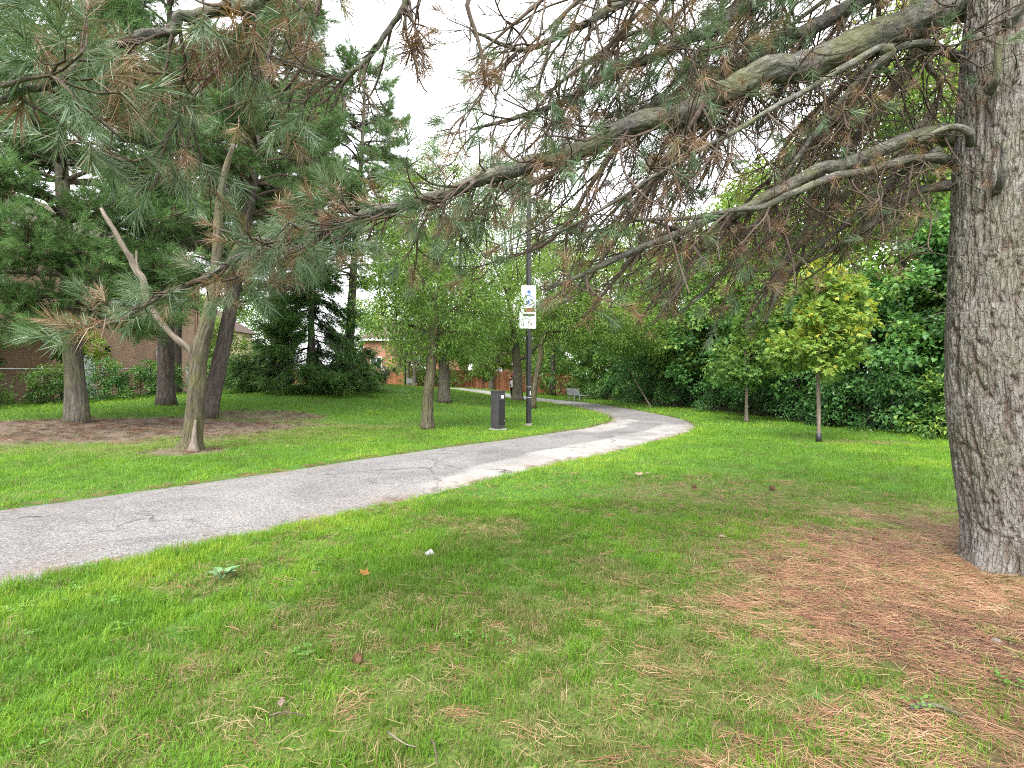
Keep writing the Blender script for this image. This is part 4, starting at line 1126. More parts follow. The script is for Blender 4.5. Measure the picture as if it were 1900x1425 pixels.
# sapling and yellowing maple near the board fence
bK = onground(-2.4, 45.3)
tree('sapling', 'small bright-green sapling in front of the board fence', bK, [bK, bK + [0, 0, 1.0], bK + [0, 0, 2.0], bK + [0, 0, 2.8]], [0.04, 0.035, 0.03, 0.015],
     [(bK + [0, 0, 2.0], (1.15, 1.1, 1.15), 46), (bK + [0, 0, 1.3], (1.2, 1.1, .5), 18)], 'ovate', 0.15, 'leaf_light', 'dead_wood', 59, (), 16, 50, 0.35, tone0=0.28)
bL = onground(-2.6, 52.0)
tree('maple_tree', 'yellowing maple spreading above the board fence', bL, [bL, bL + [0, 0, 2.0], bL + [0, 0, 4.0], bL + [0, 0, 6]], [0.2, 0.17, 0.14, 0.06],
     [(bL + [0, 0, 4.6], (4.2, 3, 2.2), 150), (bL + [2.2, -1, 3.2], (2.6, 2, 1.3), 60), (bL + [-2.0, -1, 3.4], (2.0, 2, 1.2), 40)], 'heart', 0.17, 'leaf_yellow', 'bark_dark', 61, (), 30, 40, 0.55, tone0=0.52)

# ------------------------------------------------------------------ the young maples on the right-hand lawn
bM1 = GR(1519, 821); dM1 = bM1[1]
r_ = tree('young_maple', 'staked-thin young maple with yellow-green leaves and black trunk guard', bM1, [bM1, pv(1519, 760, dM1), pv(1518, 700, dM1), pv(1520, 620, dM1), pv(1524, 540, dM1), pv(1530, 490, dM1)], [0.042, 0.042, 0.04, 0.035, 0.022, 0.01],
     [(pv(1545, 600, dM1), (0.85, 0.85, 0.8), 62), (pv(1530, 650, dM1), (0.98, 0.95, 0.55), 56), (pv(1560, 540, dM1), (0.62, 0.62, 0.6), 34), (pv(1475, 650, dM1), (0.55, 0.6, 0.42), 24), (pv(1515, 520, dM1), (0.45, 0.5, 0.5), 18)],
     'maple', 0.125, 'leaf_light', 'dead_wood', 71, (), 40, 24, 0.24, tone0=0.62, flat=0.6, seg=10, jit=0.5, grad=0.12)
M['black_plastic'] = plain_mat('black_plastic', (0.014, 0.014, 0.014), 0.5, 0.4)
gd = MB(); gd.tube(np.array([bM1 + [0, 0, -0.02], bM1 + [0, 0, 0.10], bM1 + [0, 0, 0.21]]), [0.064, 0.062, 0.062], 14); gd.build('trunk_guard', M['black_plastic'], r_, True, bM1)
bM2 = GR(1385, 783); dM2 = bM2[1]
tree('young_maple', 'young maple with pale straight trunk close to the dark thicket', bM2, [bM2, pv(1385, 750, dM2), pv(1385, 715, dM2), pv(1383, 660, dM2), pv(1380, 610, dM2)], [0.055, 0.05, 0.045, 0.03, 0.012],
     [(pv(1385, 655, dM2), (1.0, 0.9, 0.95), 62), (pv(1370, 690, dM2), (0.95, 0.9, 0.4), 24), (pv(1400, 600, dM2), (0.8, 0.8, 0.8), 34)],
     'maple', 0.135, 'leaf_light', 'dead_wood', 73, (), 26, 26, 0.27, tone0=0.12, flat=0.6, seg=10)

# ------------------------------------------------------------------ thicket along the right
def htree(name, label, x, y, hgt, wid, seed, mat, leaf, ls, n, tone0, low=0.0, per=60, clr=0.5, cat='tree', group=None, depth=None, trunk_r=0.12, bark='bark_dark', lean=(0, 0), upw=0.9, jit=0.7, flat=0.55, nbr=26, grad=0.08):
    b = onground(x, y)
    g = np.random.default_rng(seed)
    dp = depth or wid * 0.85
    top = b + [lean[0], lean[1], hgt * 0.85]
    lobes = []
    k = 4 if hgt > 3 else 2
    for q in range(k):
        f = (q + 0.5) / k
        zc_ = low + (hgt - low) * f
        ww = wid * (0.72 + 0.5 * math.sin(math.pi * min(1, f * 0.9 + 0.15))) * (1.0 if f < 0.8 else 0.75)
        lobes.append((b + [lean[0] * f + g.normal(0, wid * 0.13), lean[1] * f + g.normal(0, wid * 0.13), zc_], (ww, dp * ww / wid, (hgt - low) / k * 0.80), int(n / k)))
    return tree(name, label, b, [b + [0, 0, -0.05], b + [lean[0] * .3, lean[1] * .3, hgt * 0.3], b + [lean[0] * .7, lean[1] * .7, hgt * 0.6], top], [trunk_r, trunk_r * 0.85, trunk_r * 0.6, 0.02],
                lobes, leaf, ls, mat, bark, seed, (), nbr, per, clr, group, cat, flat, tone0, 0.15, upw, 9, jit, grad)

G1 = 'trees of the dense thicket beside the path'
# tall back row, then the front row and the skirts of shrubs
back = [(12.9, 17.9, 13.5, 2.6, 'leaf_light', 'lofty pale-green tree rising behind the vine-clad one', 0.50), (11.4, 20.5, 11.5, 2.5, 'leaf_light', 'tall lime-green tree behind the young yellow maple', 0.50),
        (11.6, 25.5, 9.0, 2.6, 'leaf_mid', 'tall mid-green tree at the back of the thicket', 0.5), (10.2, 31.5, 8.8, 2.8, 'leaf_mid', 'tall rounded tree behind the bench thicket', 0.55),
        (9.2, 38.5, 8.5, 3.0, 'leaf_mid', 'far green tree closing the thicket beyond the bench', 0.5), (17.5, 20.5, 12.5, 3.0, 'leaf_mid', 'highest tree at the back right of the thicket', 0.55),
        (16.5, 27.0, 10.5, 3.2, 'leaf_mid', 'broad green tree deep in the thicket', 0.5), (19.0, 13.5, 10.5, 3.0, 'leaf_light', 'pale-green tree beyond the big pine trunk', 0.45),
        (12.6, 15.8, 10.5, 2.0, 'leaf_light', 'leafy pale tree rising straight out of the vine thicket', 0.42), (10.9, 23.0, 10.0, 2.2, 'leaf_light', 'leafy tree rising between the two young maples', 0.40), (9.6, 27.2, 9.5, 2.3, 'leaf_mid', 'leafy tree rising above the slanting stem', 0.6)]
for k, (x, y, h, w, m_, lab, tn) in enumerate(back):
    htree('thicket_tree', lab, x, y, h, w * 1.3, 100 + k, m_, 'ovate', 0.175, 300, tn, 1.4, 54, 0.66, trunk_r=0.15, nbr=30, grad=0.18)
front = [(11.9, 14.1, 5.9, 1.75, 'leaf_dark', 'heart', 0.125, 'tree smothered in climbing vine next to the big pine', 250, 0.55, 0.0), (10.6, 15.9, 4.3, 1.3, 'leaf_dark', 'ovate', 0.14, 'dark shrubby tree between the vine and the yellow maple', 120, 0.42, 0.3),
         (10.3, 18.4, 4.7, 1.5, 'leaf_dark', 'maple', 0.15, 'dark maple behind the young yellow-green maple', 120, 0.45, 0.9), (9.9, 21.0, 4.9, 1.6, 'leaf_dark', 'maple', 0.16, 'dark maple beside the young pale-trunked maple', 120, 0.50, 1.1),
         (9.0, 24.5, 5.0, 1.8, 'leaf_dark', 'maple', 0.17, 'spreading dark maple hanging over shaded ground', 130, 0.52, 1.3), (8.0, 28.5, 4.6, 1.8, 'leaf_dark', 'ovate', 0.17, 'dark tree with deep shade under its leaves', 130, 0.45, 1.3),
         (7.4, 33.0, 5.0, 2.0, 'leaf_dark', 'ovate', 0.18, 'dark bushy tree right behind the park bench by the thicket', 130, 0.45, 0.8), (6.4, 38.5, 5.6, 2.2, 'leaf_mid', 'ovate', 0.19, 'round green tree at the far end of the thicket', 130, 0.42, 0.4)]
for k, (x, y, h, w, m_, lf, ls, lab, n, tn, low) in enumerate(front):
    vine = 'vine' in lab and lf == 'heart'
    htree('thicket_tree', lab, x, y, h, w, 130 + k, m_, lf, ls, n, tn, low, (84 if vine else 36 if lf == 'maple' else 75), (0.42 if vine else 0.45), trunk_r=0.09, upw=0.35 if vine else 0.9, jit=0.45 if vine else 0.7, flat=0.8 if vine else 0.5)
shr = [(10.9, 13.0, 1.5, 0.95, 'leaf_mid', 'light-leaved shrub at the foot of the vine-clad tree', .45), (10.3, 14.6, 1.9, 0.9, 'leaf_dark', 'dark shrub behind the yellow maple trunk', .4), (10.0, 16.4, 1.5, 0.9, 'leaf_dark', 'low dark shrub in the shade of the thicket edge', .3),
       (9.7, 18.2, 1.4, 0.8, 'leaf_dark', 'low shrub near the pale trunk of the young maple', .35), (9.3, 20.6, 1.3, 0.9, 'leaf_dark', 'shaded shrub beyond the young pale-trunked maple', .3), (8.7, 23.3, 1.3, 0.9, 'leaf_dark', 'low shrub beside the bare slanting stem', .4),
       (7.9, 26.2, 1.2, 1.0, 'leaf_dark', 'low dark shrub between slanting stem and bench', .3), (6.9, 31.6, 1.1, 0.9, 'leaf_dark', 'small shrub just beyond the thicket bench', .4), (6.3, 36.0, 1.5, 1.1, 'leaf_dark', 'shrub at the path edge past the thicket bench', .45), (12.6, 11.9, 2.1, 1.2, 'leaf_mid', 'light shrub beside the big pine trunk', .5)]
for k, (x, y, h, w, m_, lab, tn) in enumerate(shr):
    htree('shrub', lab, x, y, h, w, 160 + k, m_, 'ovate', 0.11, 46, tn, 0.0, 70, 0.32, 'shrub', trunk_r=0.025, nbr=10)
# dense dark wood further in, and one bare slanting stem
for k, (x, y, h, w) in enumerate(((13.2, 18.5, 4.5, 1.9), (12.2, 23.0, 4.5, 2.1), (11.0, 28.0, 4.2, 2.3), (9.8, 34.5, 4.2, 2.4), (15.0, 14.0, 4.8, 2.2))):
    htree('understorey_tree', ('shaded understorey tree behind the vine', 'shaded understorey tree deep behind the young maples', 'shaded understorey tree behind the slanting stem', 'shaded understorey tree behind the thicket bench', 'shaded understorey tree right of the vine')[k],
          x, y, h, w, 180 + k, 'leaf_dark', 'ovate', 0.2, 130, 0.3, 0.0, 60, 0.6, trunk_r=0.1)
st = GR(1200, 757); st[0] += 0.25
rS = empty('bare_stem', st, 'bare grey stem slanting out of the thicket', 'tree')
MB().tube(spline([st + [0, 0, -0.05], st + [-0.25, 0.2, 0.45], st + [-0.62, 0.4, 1.15], st + [-1.0, 0.6, 1.9]], 12), np.linspace(0.055, 0.025, 12), 8, True, 0.15, 4).build('trunk', M['bark_grey'], rS, True, st)
mbq = MB(); gq = np.random.default_rng(3); ppq = st + [-1.0, 0.6, 1.9] + gq.normal(0, 0.4, (260, 3))
put_leaves(mbq, 'ovate', ppq, nrm(gq.normal(size=(260, 3))), 0.13, gq.normal(.4, .15, 260), gq); tag(mbq.build('crown', M['leaf_dark'], rS, False, st), kind='stuff')

# ------------------------------------------------------------------ far trees, beyond fences and houses
farT = [(-7.5, 50, 14.5, 4.5, 'leaf_light', 'high pale tree behind the lawn trees'), (3.5, 46, 15.5, 4.8, 'leaf_mid', 'high green tree behind the lamp post'), (9.0, 44, 14, 4.5, 'leaf_light', 'high light-green tree above the far thicket'), (15.5, 36, 14.5, 4.6, 'leaf_light', 'high lime-green tree over the middle of the thicket'), (25, 30, 15, 5.0, 'leaf_light', 'high lime-green tree over the right of the thicket'), (-31, 60, 11, 5.0, 'leaf_mid', 'distant green tree beyond the far end of the path'), (-17, 66, 10, 4.5, 'leaf_mid', 'distant tree behind the central brick house'), (4.5, 58, 9, 4.2, 'leaf_mid', 'distant tree behind the board fence'),
        (12, 52, 10, 4.5, 'leaf_mid', 'distant tree behind the far thicket'), (-27, 45, 7.5, 3.2, 'leaf_light', 'light-green tree left of the dark spruce'), (21, 42, 12, 5, 'leaf_mid', 'distant tree over the thicket'), (-42, 52, 11, 5, 'leaf_mid', 'distant tree past the brick house gable')]
for k, (x, y, h, w, m_, lab) in enumerate(farT):
    htree('background_tree', lab, x, y, h, w, 200 + k, m_, 'ovate', 0.29, 300, 0.5, 0.8, 45, 1.0, trunk_r=0.22, nbr=24, grad=0.15)
# two bare-trunked trees and thin lamp post by the far bench
for k, (x, y, h, lab) in enumerate(((-8.0, 44.0, 7.0, 'grey-trunked pine left of the far bench'), (-9.2, 47.5, 7.5, 'slim grey-trunked tree right behind the far bench'))):
    b = onground(x, y)
    pine(lab, b, h + 2, 0.17, 2.1, 1.9, 220 + k, (0.2, 0), 'bark_grey', 0.5, dens=0.9, tone0=0.5)
bX = onground(-1.9, 49.2)
pine('broad grey-trunked conifer behind the small sapling', bX, 8.0, 0.26, 2.6, 2.4, 223, (0, 0), 'bark_grey', 0.6, dens=0.9, tone0=0.45)
# shrubs under the spruce and left of it
for k, (px, py, dep, h, w, m_, lf, lab, tn) in enumerate(((455, 712, 29.5, 2.6, 1.3, 'leaf_mid', 'ovate', 'yellow-green hedge shrub left of the spruce', .55), (425, 690, 31.0, 2.9, 1.2, 'leaf_mid', 'ovate', 'bright shrub behind the leaning dark pine', .45),
                                                          (676, 716, 33.0, 1.3, 0.6, 'leaf_yellow', 'ovate', 'yellowing shrub at the right edge of the spruce', .6), (500, 714, 32.0, 2.2, 1.3, 'leaf_mid', 'ovate', 'green shrub tucked against the spruce', .4), (640, 716, 30.5, 1.6, 1.0, 'leaf_dark', 'ovate', 'dark shrub under the right skirts of the spruce', .4))):
    p = pv(px, py, dep)
    htree('shrub', lab, p[0], p[1], h, w, 230 + k, m_, lf, 0.13, 60, tn, 0, 60, 0.38, 'shrub', trunk_r=0.03, nbr=12)

# ------------------------------------------------------------------ chain-link fence and the shrubs along it
M['galv'] = plain_mat('galvanised_steel', (0.42, 0.43, 0.44), 0.45, 0.5, 0.6, 0.15, 20)
def fence_x(y): return -16.55 + 0.045 * (y - 15)
fb = onground(fence_x(15.0), 15.0)
rFc = empty('chain_link_fence', fb, 'grey chain-link fence with steel rail in front of the brick house', 'fence')
ysF = np.arange(11.0, 40.0, 2.6)
tops = []
for y in ysF:
    b = onground(fence_x(y), y)
    MB().tube(np.array([b + [0, 0, -0.1], b + [0, 0, 0.7], b + [0, 0, 1.26]]), [0.03, 0.03, 0.03], 10).build('post', M['galv'], rFc, True, fb)
    MB().tube(np.array([b + [0, 0, 1.25], b + [0, 0, 1.29], b + [0, 0, 1.31]]), [0.036, 0.03, 0.01], 10).build('post_cap', M['galv'], rFc, True, fb)
    tops.append(b + [0, 0, 1.22])
MB().tube(np.array(tops) + [0.0, 0, 0.0], 0.022, 8).build('rail', M['galv'], rFc, True, fb)
wm = MB()
for y0, y1 in zip(ysF[:-1], ysF[1:]):
    for sg in (-1, 1):
        for q in np.arange(-1.2, 2.6, 0.09):
            ya, yb = y0 + q, y0 + q + 1.16
            za, zb = (0.04, 1.20) if sg > 0 else (1.20, 0.04)
            a_, b_ = max(ya, y0), min(yb, y1)
            if b_ - a_ < 0.05: continue
            fa, fb2 = (a_ - ya) / (yb - ya), (b_ - ya) / (yb - ya)
            pa = onground(fence_x(a_), a_) if False else np.array([fence_x(a_), a_, np.interp(a_, [y0, y1], [tops[list(ysF).index(y0)][2] - 1.22, tops[list(ysF).index(y1)][2] - 1.22])])
            pb = np.array([fence_x(b_), b_, np.interp(b_, [y0, y1], [tops[list(ysF).index(y0)][2] - 1.22, tops[list(ysF).index(y1)][2] - 1.22])])
            wm.tube(np.array([pa + [0.03, 0, za + (zb - za) * fa], pb + [0.03, 0, za + (zb - za) * fb2]]), 0.0017, 3, False)
M['wire'] = plain_mat('weathered_wire', (0.07, 0.07, 0.068), 0.6, 0.3, 0.3)
tag(wm.build('wire_mesh', M['wire'], rFc, False, fb), kind='stuff')
for k, (y, h, w, m_, lab, tn) in enumerate(((16.0, 1.35, 0.85, 'leaf_mid', 'straggly yellow-green shrub at the fence beside the grey door', .35), (18.6, 1.25, 0.8, 'leaf_mid', 'thin shrub at the fence left of the pale-trunked pine', .3), (20.8, 1.4, 0.8, 'leaf_dark', 'dense dark shrub at the fence below the white door', .55), (22.7, 1.35, 0.8, 'leaf_dark', 'glossy green shrub at the fence below the brick wall', .6),
                                            (24.5, 1.3, 0.7, 'leaf_mid', 'dull shrub at the fence left of the dark straight pine', .3), (27.3, 1.5, 0.9, 'leaf_dark', 'leafy green shrub at the fence behind the forked tree', .6), (30.0, 1.4, 1.0, 'leaf_mid', 'low hedge shrub at the fence behind the leaning pine', .5), (33.0, 1.5, 1.2, 'leaf_mid', 'long hedge shrub near the fence end by the spruce', .5))):
    htree('shrub', lab, fence_x(y) + 0.55, y, h, w, 250 + k, m_, 'ovate', 0.085, 60, tn, 0, 75, 0.27, 'shrub', trunk_r=0.02, nbr=14, group=None)
# a small leafy tree inside the garden
htree('garden_tree', 'small yellow-leaved tree over the garden wall of the brick house', -18.2, 21.8, 3.3, 1.3, 262, 'leaf_yellow', 'ovate', 0.14, 60, .35, 1.7, 60, 0.4, trunk_r=0.06)
htree('garden_tree', 'leafy garden tree by the dark lower wall', -18.3, 17.4, 3.0, 1.3, 263, 'leaf_mid', 'ovate', 0.13, 60, .45, 1.6, 60, 0.4, trunk_r=0.06)

# ------------------------------------------------------------------ houses
def brick_mat(name, a, b, mortar):
    m, t, out = newmat(name)
    co = N(t, 'ShaderNodeTexCoord')
    sp = N(t, 'ShaderNodeSeparateXYZ'); t.links.new(co.outputs['Object'], sp.inputs[0])
    cb = N(t, 'ShaderNodeCombineXYZ')
    t.links.new(math_(t, 'ADD', sp.outputs['X'], sp.outputs['Y']), cb.inputs['X']); t.links.new(sp.outputs['Z'], cb.inputs['Y'])
    br = N(t, 'ShaderNodeTexBrick')
    br.inputs['Scale'].default_value = 1.0; br.inputs['Brick Width'].default_value = 0.21; br.inputs['Row Height'].default_value = 0.075
    br.inputs['Mortar Size'].default_value = 0.008; br.inputs['Mortar Smooth'].default_value = 0.2
    br.inputs['Color1'].default_value = (*a, 1); br.inputs['Color2'].default_value = (*b, 1); br.inputs['Mortar'].default_value = (*mortar, 1)
    t.links.new(cb.outputs[0], br.inputs['Vector'])
    n = noise(t, 1.2, 5, co.outputs['Object'])
    c = mixrgb(t, 0.5, br.outputs['Color'], ramp(t, n.outputs['Fac'], [(0.3, (0.6, 0.6, 0.6)), (0.7, (1.15, 1.1, 1.05))]), 'MULTIPLY')
    principled(t, out, c, 0.9, 0.15, 0, br.outputs['Fac'], -0.5, 0.01)
    return m
M['brick_tan'] = brick_mat('brick_tan', (0.60, 0.36, 0.25), (0.52, 0.295, 0.20), (0.54, 0.48, 0.42))
M['brick_red'] = brick_mat('brick_red', (0.34, 0.13, 0.085), (0.27, 0.095, 0.065), (0.33, 0.27, 0.23))
M['brick_brown'] = brick_mat('brick_brown', (0.28, 0.15, 0.10), (0.21, 0.11, 0.072), (0.28, 0.23, 0.19))
M['stucco'] = plain_mat('cream_render', (0.55, 0.45, 0.30), 0.9, 0.2)
M['roof'] = plain_mat('shingle', (0.10, 0.075, 0.065), 0.95, 0.1, 0, 0.3, 14, 0.6)
M['fascia'] = plain_mat('fascia', (0.30, 0.17, 0.13), 0.6, 0.3)
M['white_paint'] = plain_mat('white_paint', (0.72, 0.74, 0.75), 0.5, 0.4, 0, 0.06)
M['door_grey'] = plain_mat('grey_door', (0.42, 0.45, 0.44), 0.5, 0.4, 0, 0.06)
def glass_mat(name, col):
    m, t, out = newmat(name); principled(t, out, col, 0.08, 0.6); return m
M['glass'] = glass_mat('window_glass', (0.03, 0.04, 0.05))
M['glass_pale'] = glass_mat('window_blind_glass', (0.45, 0.50, 0.53))
M['metal_dark'] = plain_mat('dark_metal', (0.02, 0.02, 0.022), 0.4, 0.5, 0.5)

hb = onground(-19.5, 24.0)
rH = empty('brick_house', hb, 'tan brick house with sloping reddish eaves behind the chain-link fence', 'house')
def hbox(name, c, s, mat, par=None, sub=None):
    return MB().box(c, s).build(name, M[mat], sub or rH, False, hb if sub is None else hb)
zb = hb[2] - 0.3
EV = 7.0                                               # eaves height above the yard
hbox('wall', (-24.0, 24.9, zb + EV / 2), (9.0, 17.6, EV), 'brick_tan')
hbox('garage_wall', (-20.0, 13.9, zb + 1.45), (4.6, 13.6, 2.9), 'brick_brown')
ro = MB()
e0, e1 = -19.05, -28.95; rx = -24.0; rz = zb + EV + 3.0; ez = zb + EV - 0.05
for (ya, yb) in ((15.6, 34.15),):
    v = [(e0, ya, ez), (e0, yb, ez), (rx, yb, rz), (rx, ya, rz), (e1, ya, ez), (e1, yb, ez)]
    v2 = [(a_, b_, c_ + 0.16) for a_, b_, c_ in v]
    ro.add(v + v2, [(0, 4, 3), (1, 2, 5), (6, 9, 10), (7, 11, 8)], [(6, 7, 8, 9), (9, 8, 11, 10), (0, 3, 2, 1), (3, 4, 5, 2), (0, 1, 7, 6), (4, 10, 11, 5), (0, 6, 9, 3), (3, 9, 10, 4), (1, 2, 8, 7), (2, 5, 11, 8)])
ro.build('roof', M['roof'], rH, False, hb)
hbox('fascia', (-19.0, 24.9, zb + EV - 0.02), (0.06, 18.6, 0.30), 'fascia')
hbox('gutter', (-18.93, 24.9, zb + EV + 0.10), (0.09, 18.5, 0.11), 'white_paint')
gr_ = MB(); gr_.box((-20.0, 13.9, zb + 3.02), (5.0, 14.0, 0.22)); gr_.build('garage_roof', M['roof'], rH, False, hb)
def window(y0, y1, z0, z1, xw, glass='glass'):
    w = MB(); t_ = 0.06
    w.box((xw, (y0 + y1) / 2, z1), (0.12, y1 - y0 + 0.12, t_)); w.box((xw, (y0 + y1) / 2, z0), (0.12, y1 - y0 + 0.12, t_))
    w.box((xw, y0, (z0 + z1) / 2), (0.12, t_, z1 - z0 - t_)); w.box((xw, y1, (z0 + z1) / 2), (0.12, t_, z1 - z0 - t_)); w.box((xw, (y0 + y1) / 2, (z0 + z1) / 2), (0.10, 0.045, z1 - z0 - t_))
    o = w.build('window', M['white_paint'], rH, False, hb)
    MB().box((xw - 0.02, (y0 + y1) / 2, (z0 + z1) / 2), (0.06, y1 - y0 - 0.02, z1 - z0 - 0.02)).build('pane', M[glass], o, False, None)
    o.children[0].data.transform(Matrix.Translation(-Vector([float(q) for q in hb])))
    s_ = MB().box((xw + 0.03, (y0 + y1) / 2, z0 - 0.09), (0.2, y1 - y0 + 0.3, 0.09)); p_ = s_.build('sill', M['white_paint'], o, False, None)
    p_.data.transform(Matrix.Translation(-Vector([float(q) for q in hb])))
window(26.4, 27.6, zb + 5.0, zb + 6.0, -19.46); window(19.0, 20.6, zb + 4.6, zb + 5.9, -19.46); window(29.6, 30.8, zb + 1.6, zb + 2.8, -19.46)
dq = MB().box((-19.46, 24.6, zb + 1.25), (0.14, 0.95, 2.1)); do = dq.build('door', M['white_paint'], rH, False, hb)
dh = MB().box((-19.36, 24.95, zb + 1.2), (0.08, 0.05, 0.16)).build('handle', M['metal_dark'], do, False, hb)
for zz_ in (zb + 0.75, zb + 1.72): MB().box((-19.385, 24.6, zz_), (0.02, 0.62, 0.72 if zz_ < zb + 1 else 0.9)).build('panel', M['white_paint'], do, False, hb)
dq = MB().box((-17.66, 17.6, zb + 1.2), (0.14, 1.25, 2.1)); do = dq.build('door', M['door_grey'], rH, False, hb)
for zz_ in (zb + 0.7, zb + 1.65): MB().box((-17.585, 17.6, zz_), (0.02, 0.9, 0.78)).build('panel', M['door_grey'], do, False, hb)
wl = MB().box((-19.40, 25.9, zb + 2.6), (0.14, 0.16, 0.30)); wl.build('wall_lamp', M['metal_dark'], rH, False, hb)
MB().tube(np.array([(-19.38, 33.3, zb + 0.2), (-19.38, 33.3, zb + 3), (-19.38, 33.3, zb + EV - .1)]), 0.05, 8).build('downspout', M['fascia'], rH, True, hb)

def simple_house(label, x0, x1, y0, y1, ev, ridge, mat, wins, seed):
    b = onground((x0 + x1) / 2, y0)
    r = empty('brick_house', b, label, 'house')
    z0 = b[2] - 0.4
    MB().box(((x0 + x1) / 2, (y0 + y1) / 2, z0 + ev / 2), (x1 - x0, y1 - y0, ev)).build('wall', M[mat], r, False, b)
    a, c_ = x0 - 0.4, x1 + 0.4; ym = (y0 + y1) / 2; ya, yb = y0 - 0.4, y1 + 0.4; e = z0 + ev + 0.01
    v = [(a, ya, e), (c_, ya, e), (c_, yb, e), (a, yb, e), (a + 2.2, ym, e + ridge), (c_ - 2.2, ym, e + ridge)]
    MB().add(v, [(1, 2, 5), (3, 0, 4)], [(0, 1, 5, 4), (2, 3, 4, 5), (3, 2, 1, 0)]).build('roof', M['roof'], r, False, b)
    MB().box(((x0 + x1) / 2, y0 - 0.42, e - 0.08), (x1 - x0 + 0.8, 0.06, 0.2)).build('fascia', M['white_paint'], r, False, b)
    for (wx, wz, ww, wh, gl) in wins:
        w = MB(); t_ = 0.09
        for (cc, ss) in (((wx, y0 - 0.03, z0 + wz + wh / 2), (ww + t_, 0.12, t_)), ((wx, y0 - 0.03, z0 + wz - wh / 2), (ww + t_, 0.12, t_)), ((wx - ww / 2, y0 - 0.03, z0 + wz), (t_, 0.12, wh - t_)), ((wx + ww / 2, y0 - 0.03, z0 + wz), (t_, 0.12, wh - t_)), ((wx, y0 - 0.03, z0 + wz), (0.06, 0.10, wh - t_))): w.box(cc, ss)
        o = w.build('window', M['white_paint'], r, False, b)
        MB().box((wx, y0 - 0.02, z0 + wz), (ww - 0.02, 0.06, wh - 0.02)).build('pane', M[gl], o, False, b)
simple_house('red brick house behind the board fence near the far bench', -16.5, -5.6, 60, 69, 5.8, 2.6, 'brick_red', ((-10.4, 3.1, 1.5, 1.5, 'glass_pale'), (-15.1, 2.9, 1.2, 1.8, 'glass'), (-8.0, 4.9, 1.2, 1.2, 'glass_pale')), 1)
simple_house('dark-roofed brick house behind the yellowing maple', -4.4, 6.5, 61, 70, 3.5, 3.0, 'brick_red', ((-1.8, 2.4, 1.3, 1.2, 'glass_pale'), (2.6, 2.4, 1.6, 1.2, 'glass')), 2)
simple_house('cream rendered house glimpsed behind the leaning pine', -36, -25.5, 44, 53, 5.2, 2.4, 'stucco', ((-28, 3.5, 1.2, 1.4, 'glass'), (-31, 3.5, 1.2, 1.4, 'glass')), 3)

# ------------------------------------------------------------------ board fence far behind
M['cedar'] = None
def wood_mat(name, a, b, c):
    m, t, out = newmat(name)
    co = N(t, 'ShaderNodeTexCoord'); tn = attr(t, 'tone')
    n = noise(t, 3, 5, vmul(t, co.outputs['Object'], (8, 8, 0.8)), 0.6)
    cc = ramp(t, math_(t, 'ADD', math_(t, 'MULTIPLY', tn.outputs['Fac'], 0.7), math_(t, 'MULTIPLY', n.outputs['Fac'], 0.4)), [(0.25, a), (0.55, b), (0.85, c)])
    principled(t, out, cc, 0.8, 0.2, 0, n.outputs['Fac'], 0.3, 0.005)
    return m
M['cedar'] = wood_mat('stained_cedar', (0.135, 0.05, 0.026), (0.225, 0.09, 0.045), (0.31, 0.15, 0.085))
fA, fBp = np.array([-24.0, 58.5]), np.array([5.6, 47.0])
gF = np.random.default_rng(8)
rB = empty('board_fence', onground(*((fA + fBp) / 2)), 'long reddish-brown board fence behind the far bench', 'fence')
bo = np.array(rB.location)
Lf = np.linalg.norm(fBp - fA); dirF = (fBp - fA) / Lf; angF = math.atan2(dirF[1], dirF[0])
npan = 13
for k in range(npan + 1):
    p = fA + dirF * Lf * k / npan; z = height(np.array([p[0]]), np.array([p[1]]))[0]
    MB().box((p[0], p[1], z + 0.93), (0.12, 0.12, 1.98), angF, 0.35).build('post', M['cedar'], rB, False, bo)
    if k == npan: break
    p2 = fA + dirF * Lf * (k + 1) / npan; z2 = height(np.array([p2[0]]), np.array([p2[1]]))[0]
    zz_ = (z + z2) / 2; nb = 17; pw = Lf / npan
    panel = MB()
    for q in range(nb):
        c_ = p + dirF * (pw * (q + 0.5) / nb)
        hh = 1.72 + gF.normal(0, 0.006)
        panel.box((c_[0] + dirF[1] * gF.normal(0, .004), c_[1], zz_ + 0.06 + hh / 2), (pw / nb - 0.012, 0.022, hh), angF, gF.uniform(0.2, 0.8))
    po = panel.build('fence_panel', M['cedar'], rB, False, bo); po['kind'] = 'stuff'
    cm = (p + p2) / 2
    MB().box((cm[0], cm[1], zz_ + 1.82), (pw - 0.13, 0.10, 0.045), angF, 0.6).build('cap_rail', M['cedar'], rB, False, bo)
    MB().box((cm[0] + dirF[1] * -0.05 * -1, cm[1] + 0.045, zz_ + 0.35), (pw - 0.13, 0.04, 0.09), angF, 0.3).build('back_rail', M['cedar'], rB, False, bo)

# ------------------------------------------------------------------ dark utility post
M['post_metal'] = plain_mat('charcoal_painted_steel', (0.036, 0.034, 0.037), 0.5, 0.4, 0, 0.2, 5, 0.1)
M['post_door'] = plain_mat('black_steel', (0.016, 0.016, 0.017), 0.5, 0.4, 0, 0.2, 5, 0.1)
M['sticker'] = plain_mat('white_sticker', (0.75, 0.75, 0.74), 0.5, 0.3, 0, 0.04)
M['concrete'] = plain_mat('concrete', (0.30, 0.29, 0.27), 0.95, 0.1, 0, 0.2, 10, 0.5)
bP = GR(924, 798)
rP = empty('utility_post', bP, 'dark square utility post with a white sticker beside the lamp post', 'post', None, R(42))
def local(mb, name, mat, par): return mb.build(name, M[mat], par)
bxm = bmesh.new(); bmesh.ops.create_cube(bxm, size=1.0)
for v in bxm.verts: v.co.x *= 0.285; v.co.y *= 0.285; v.co.z = v.co.z * 1.06 + 0.55
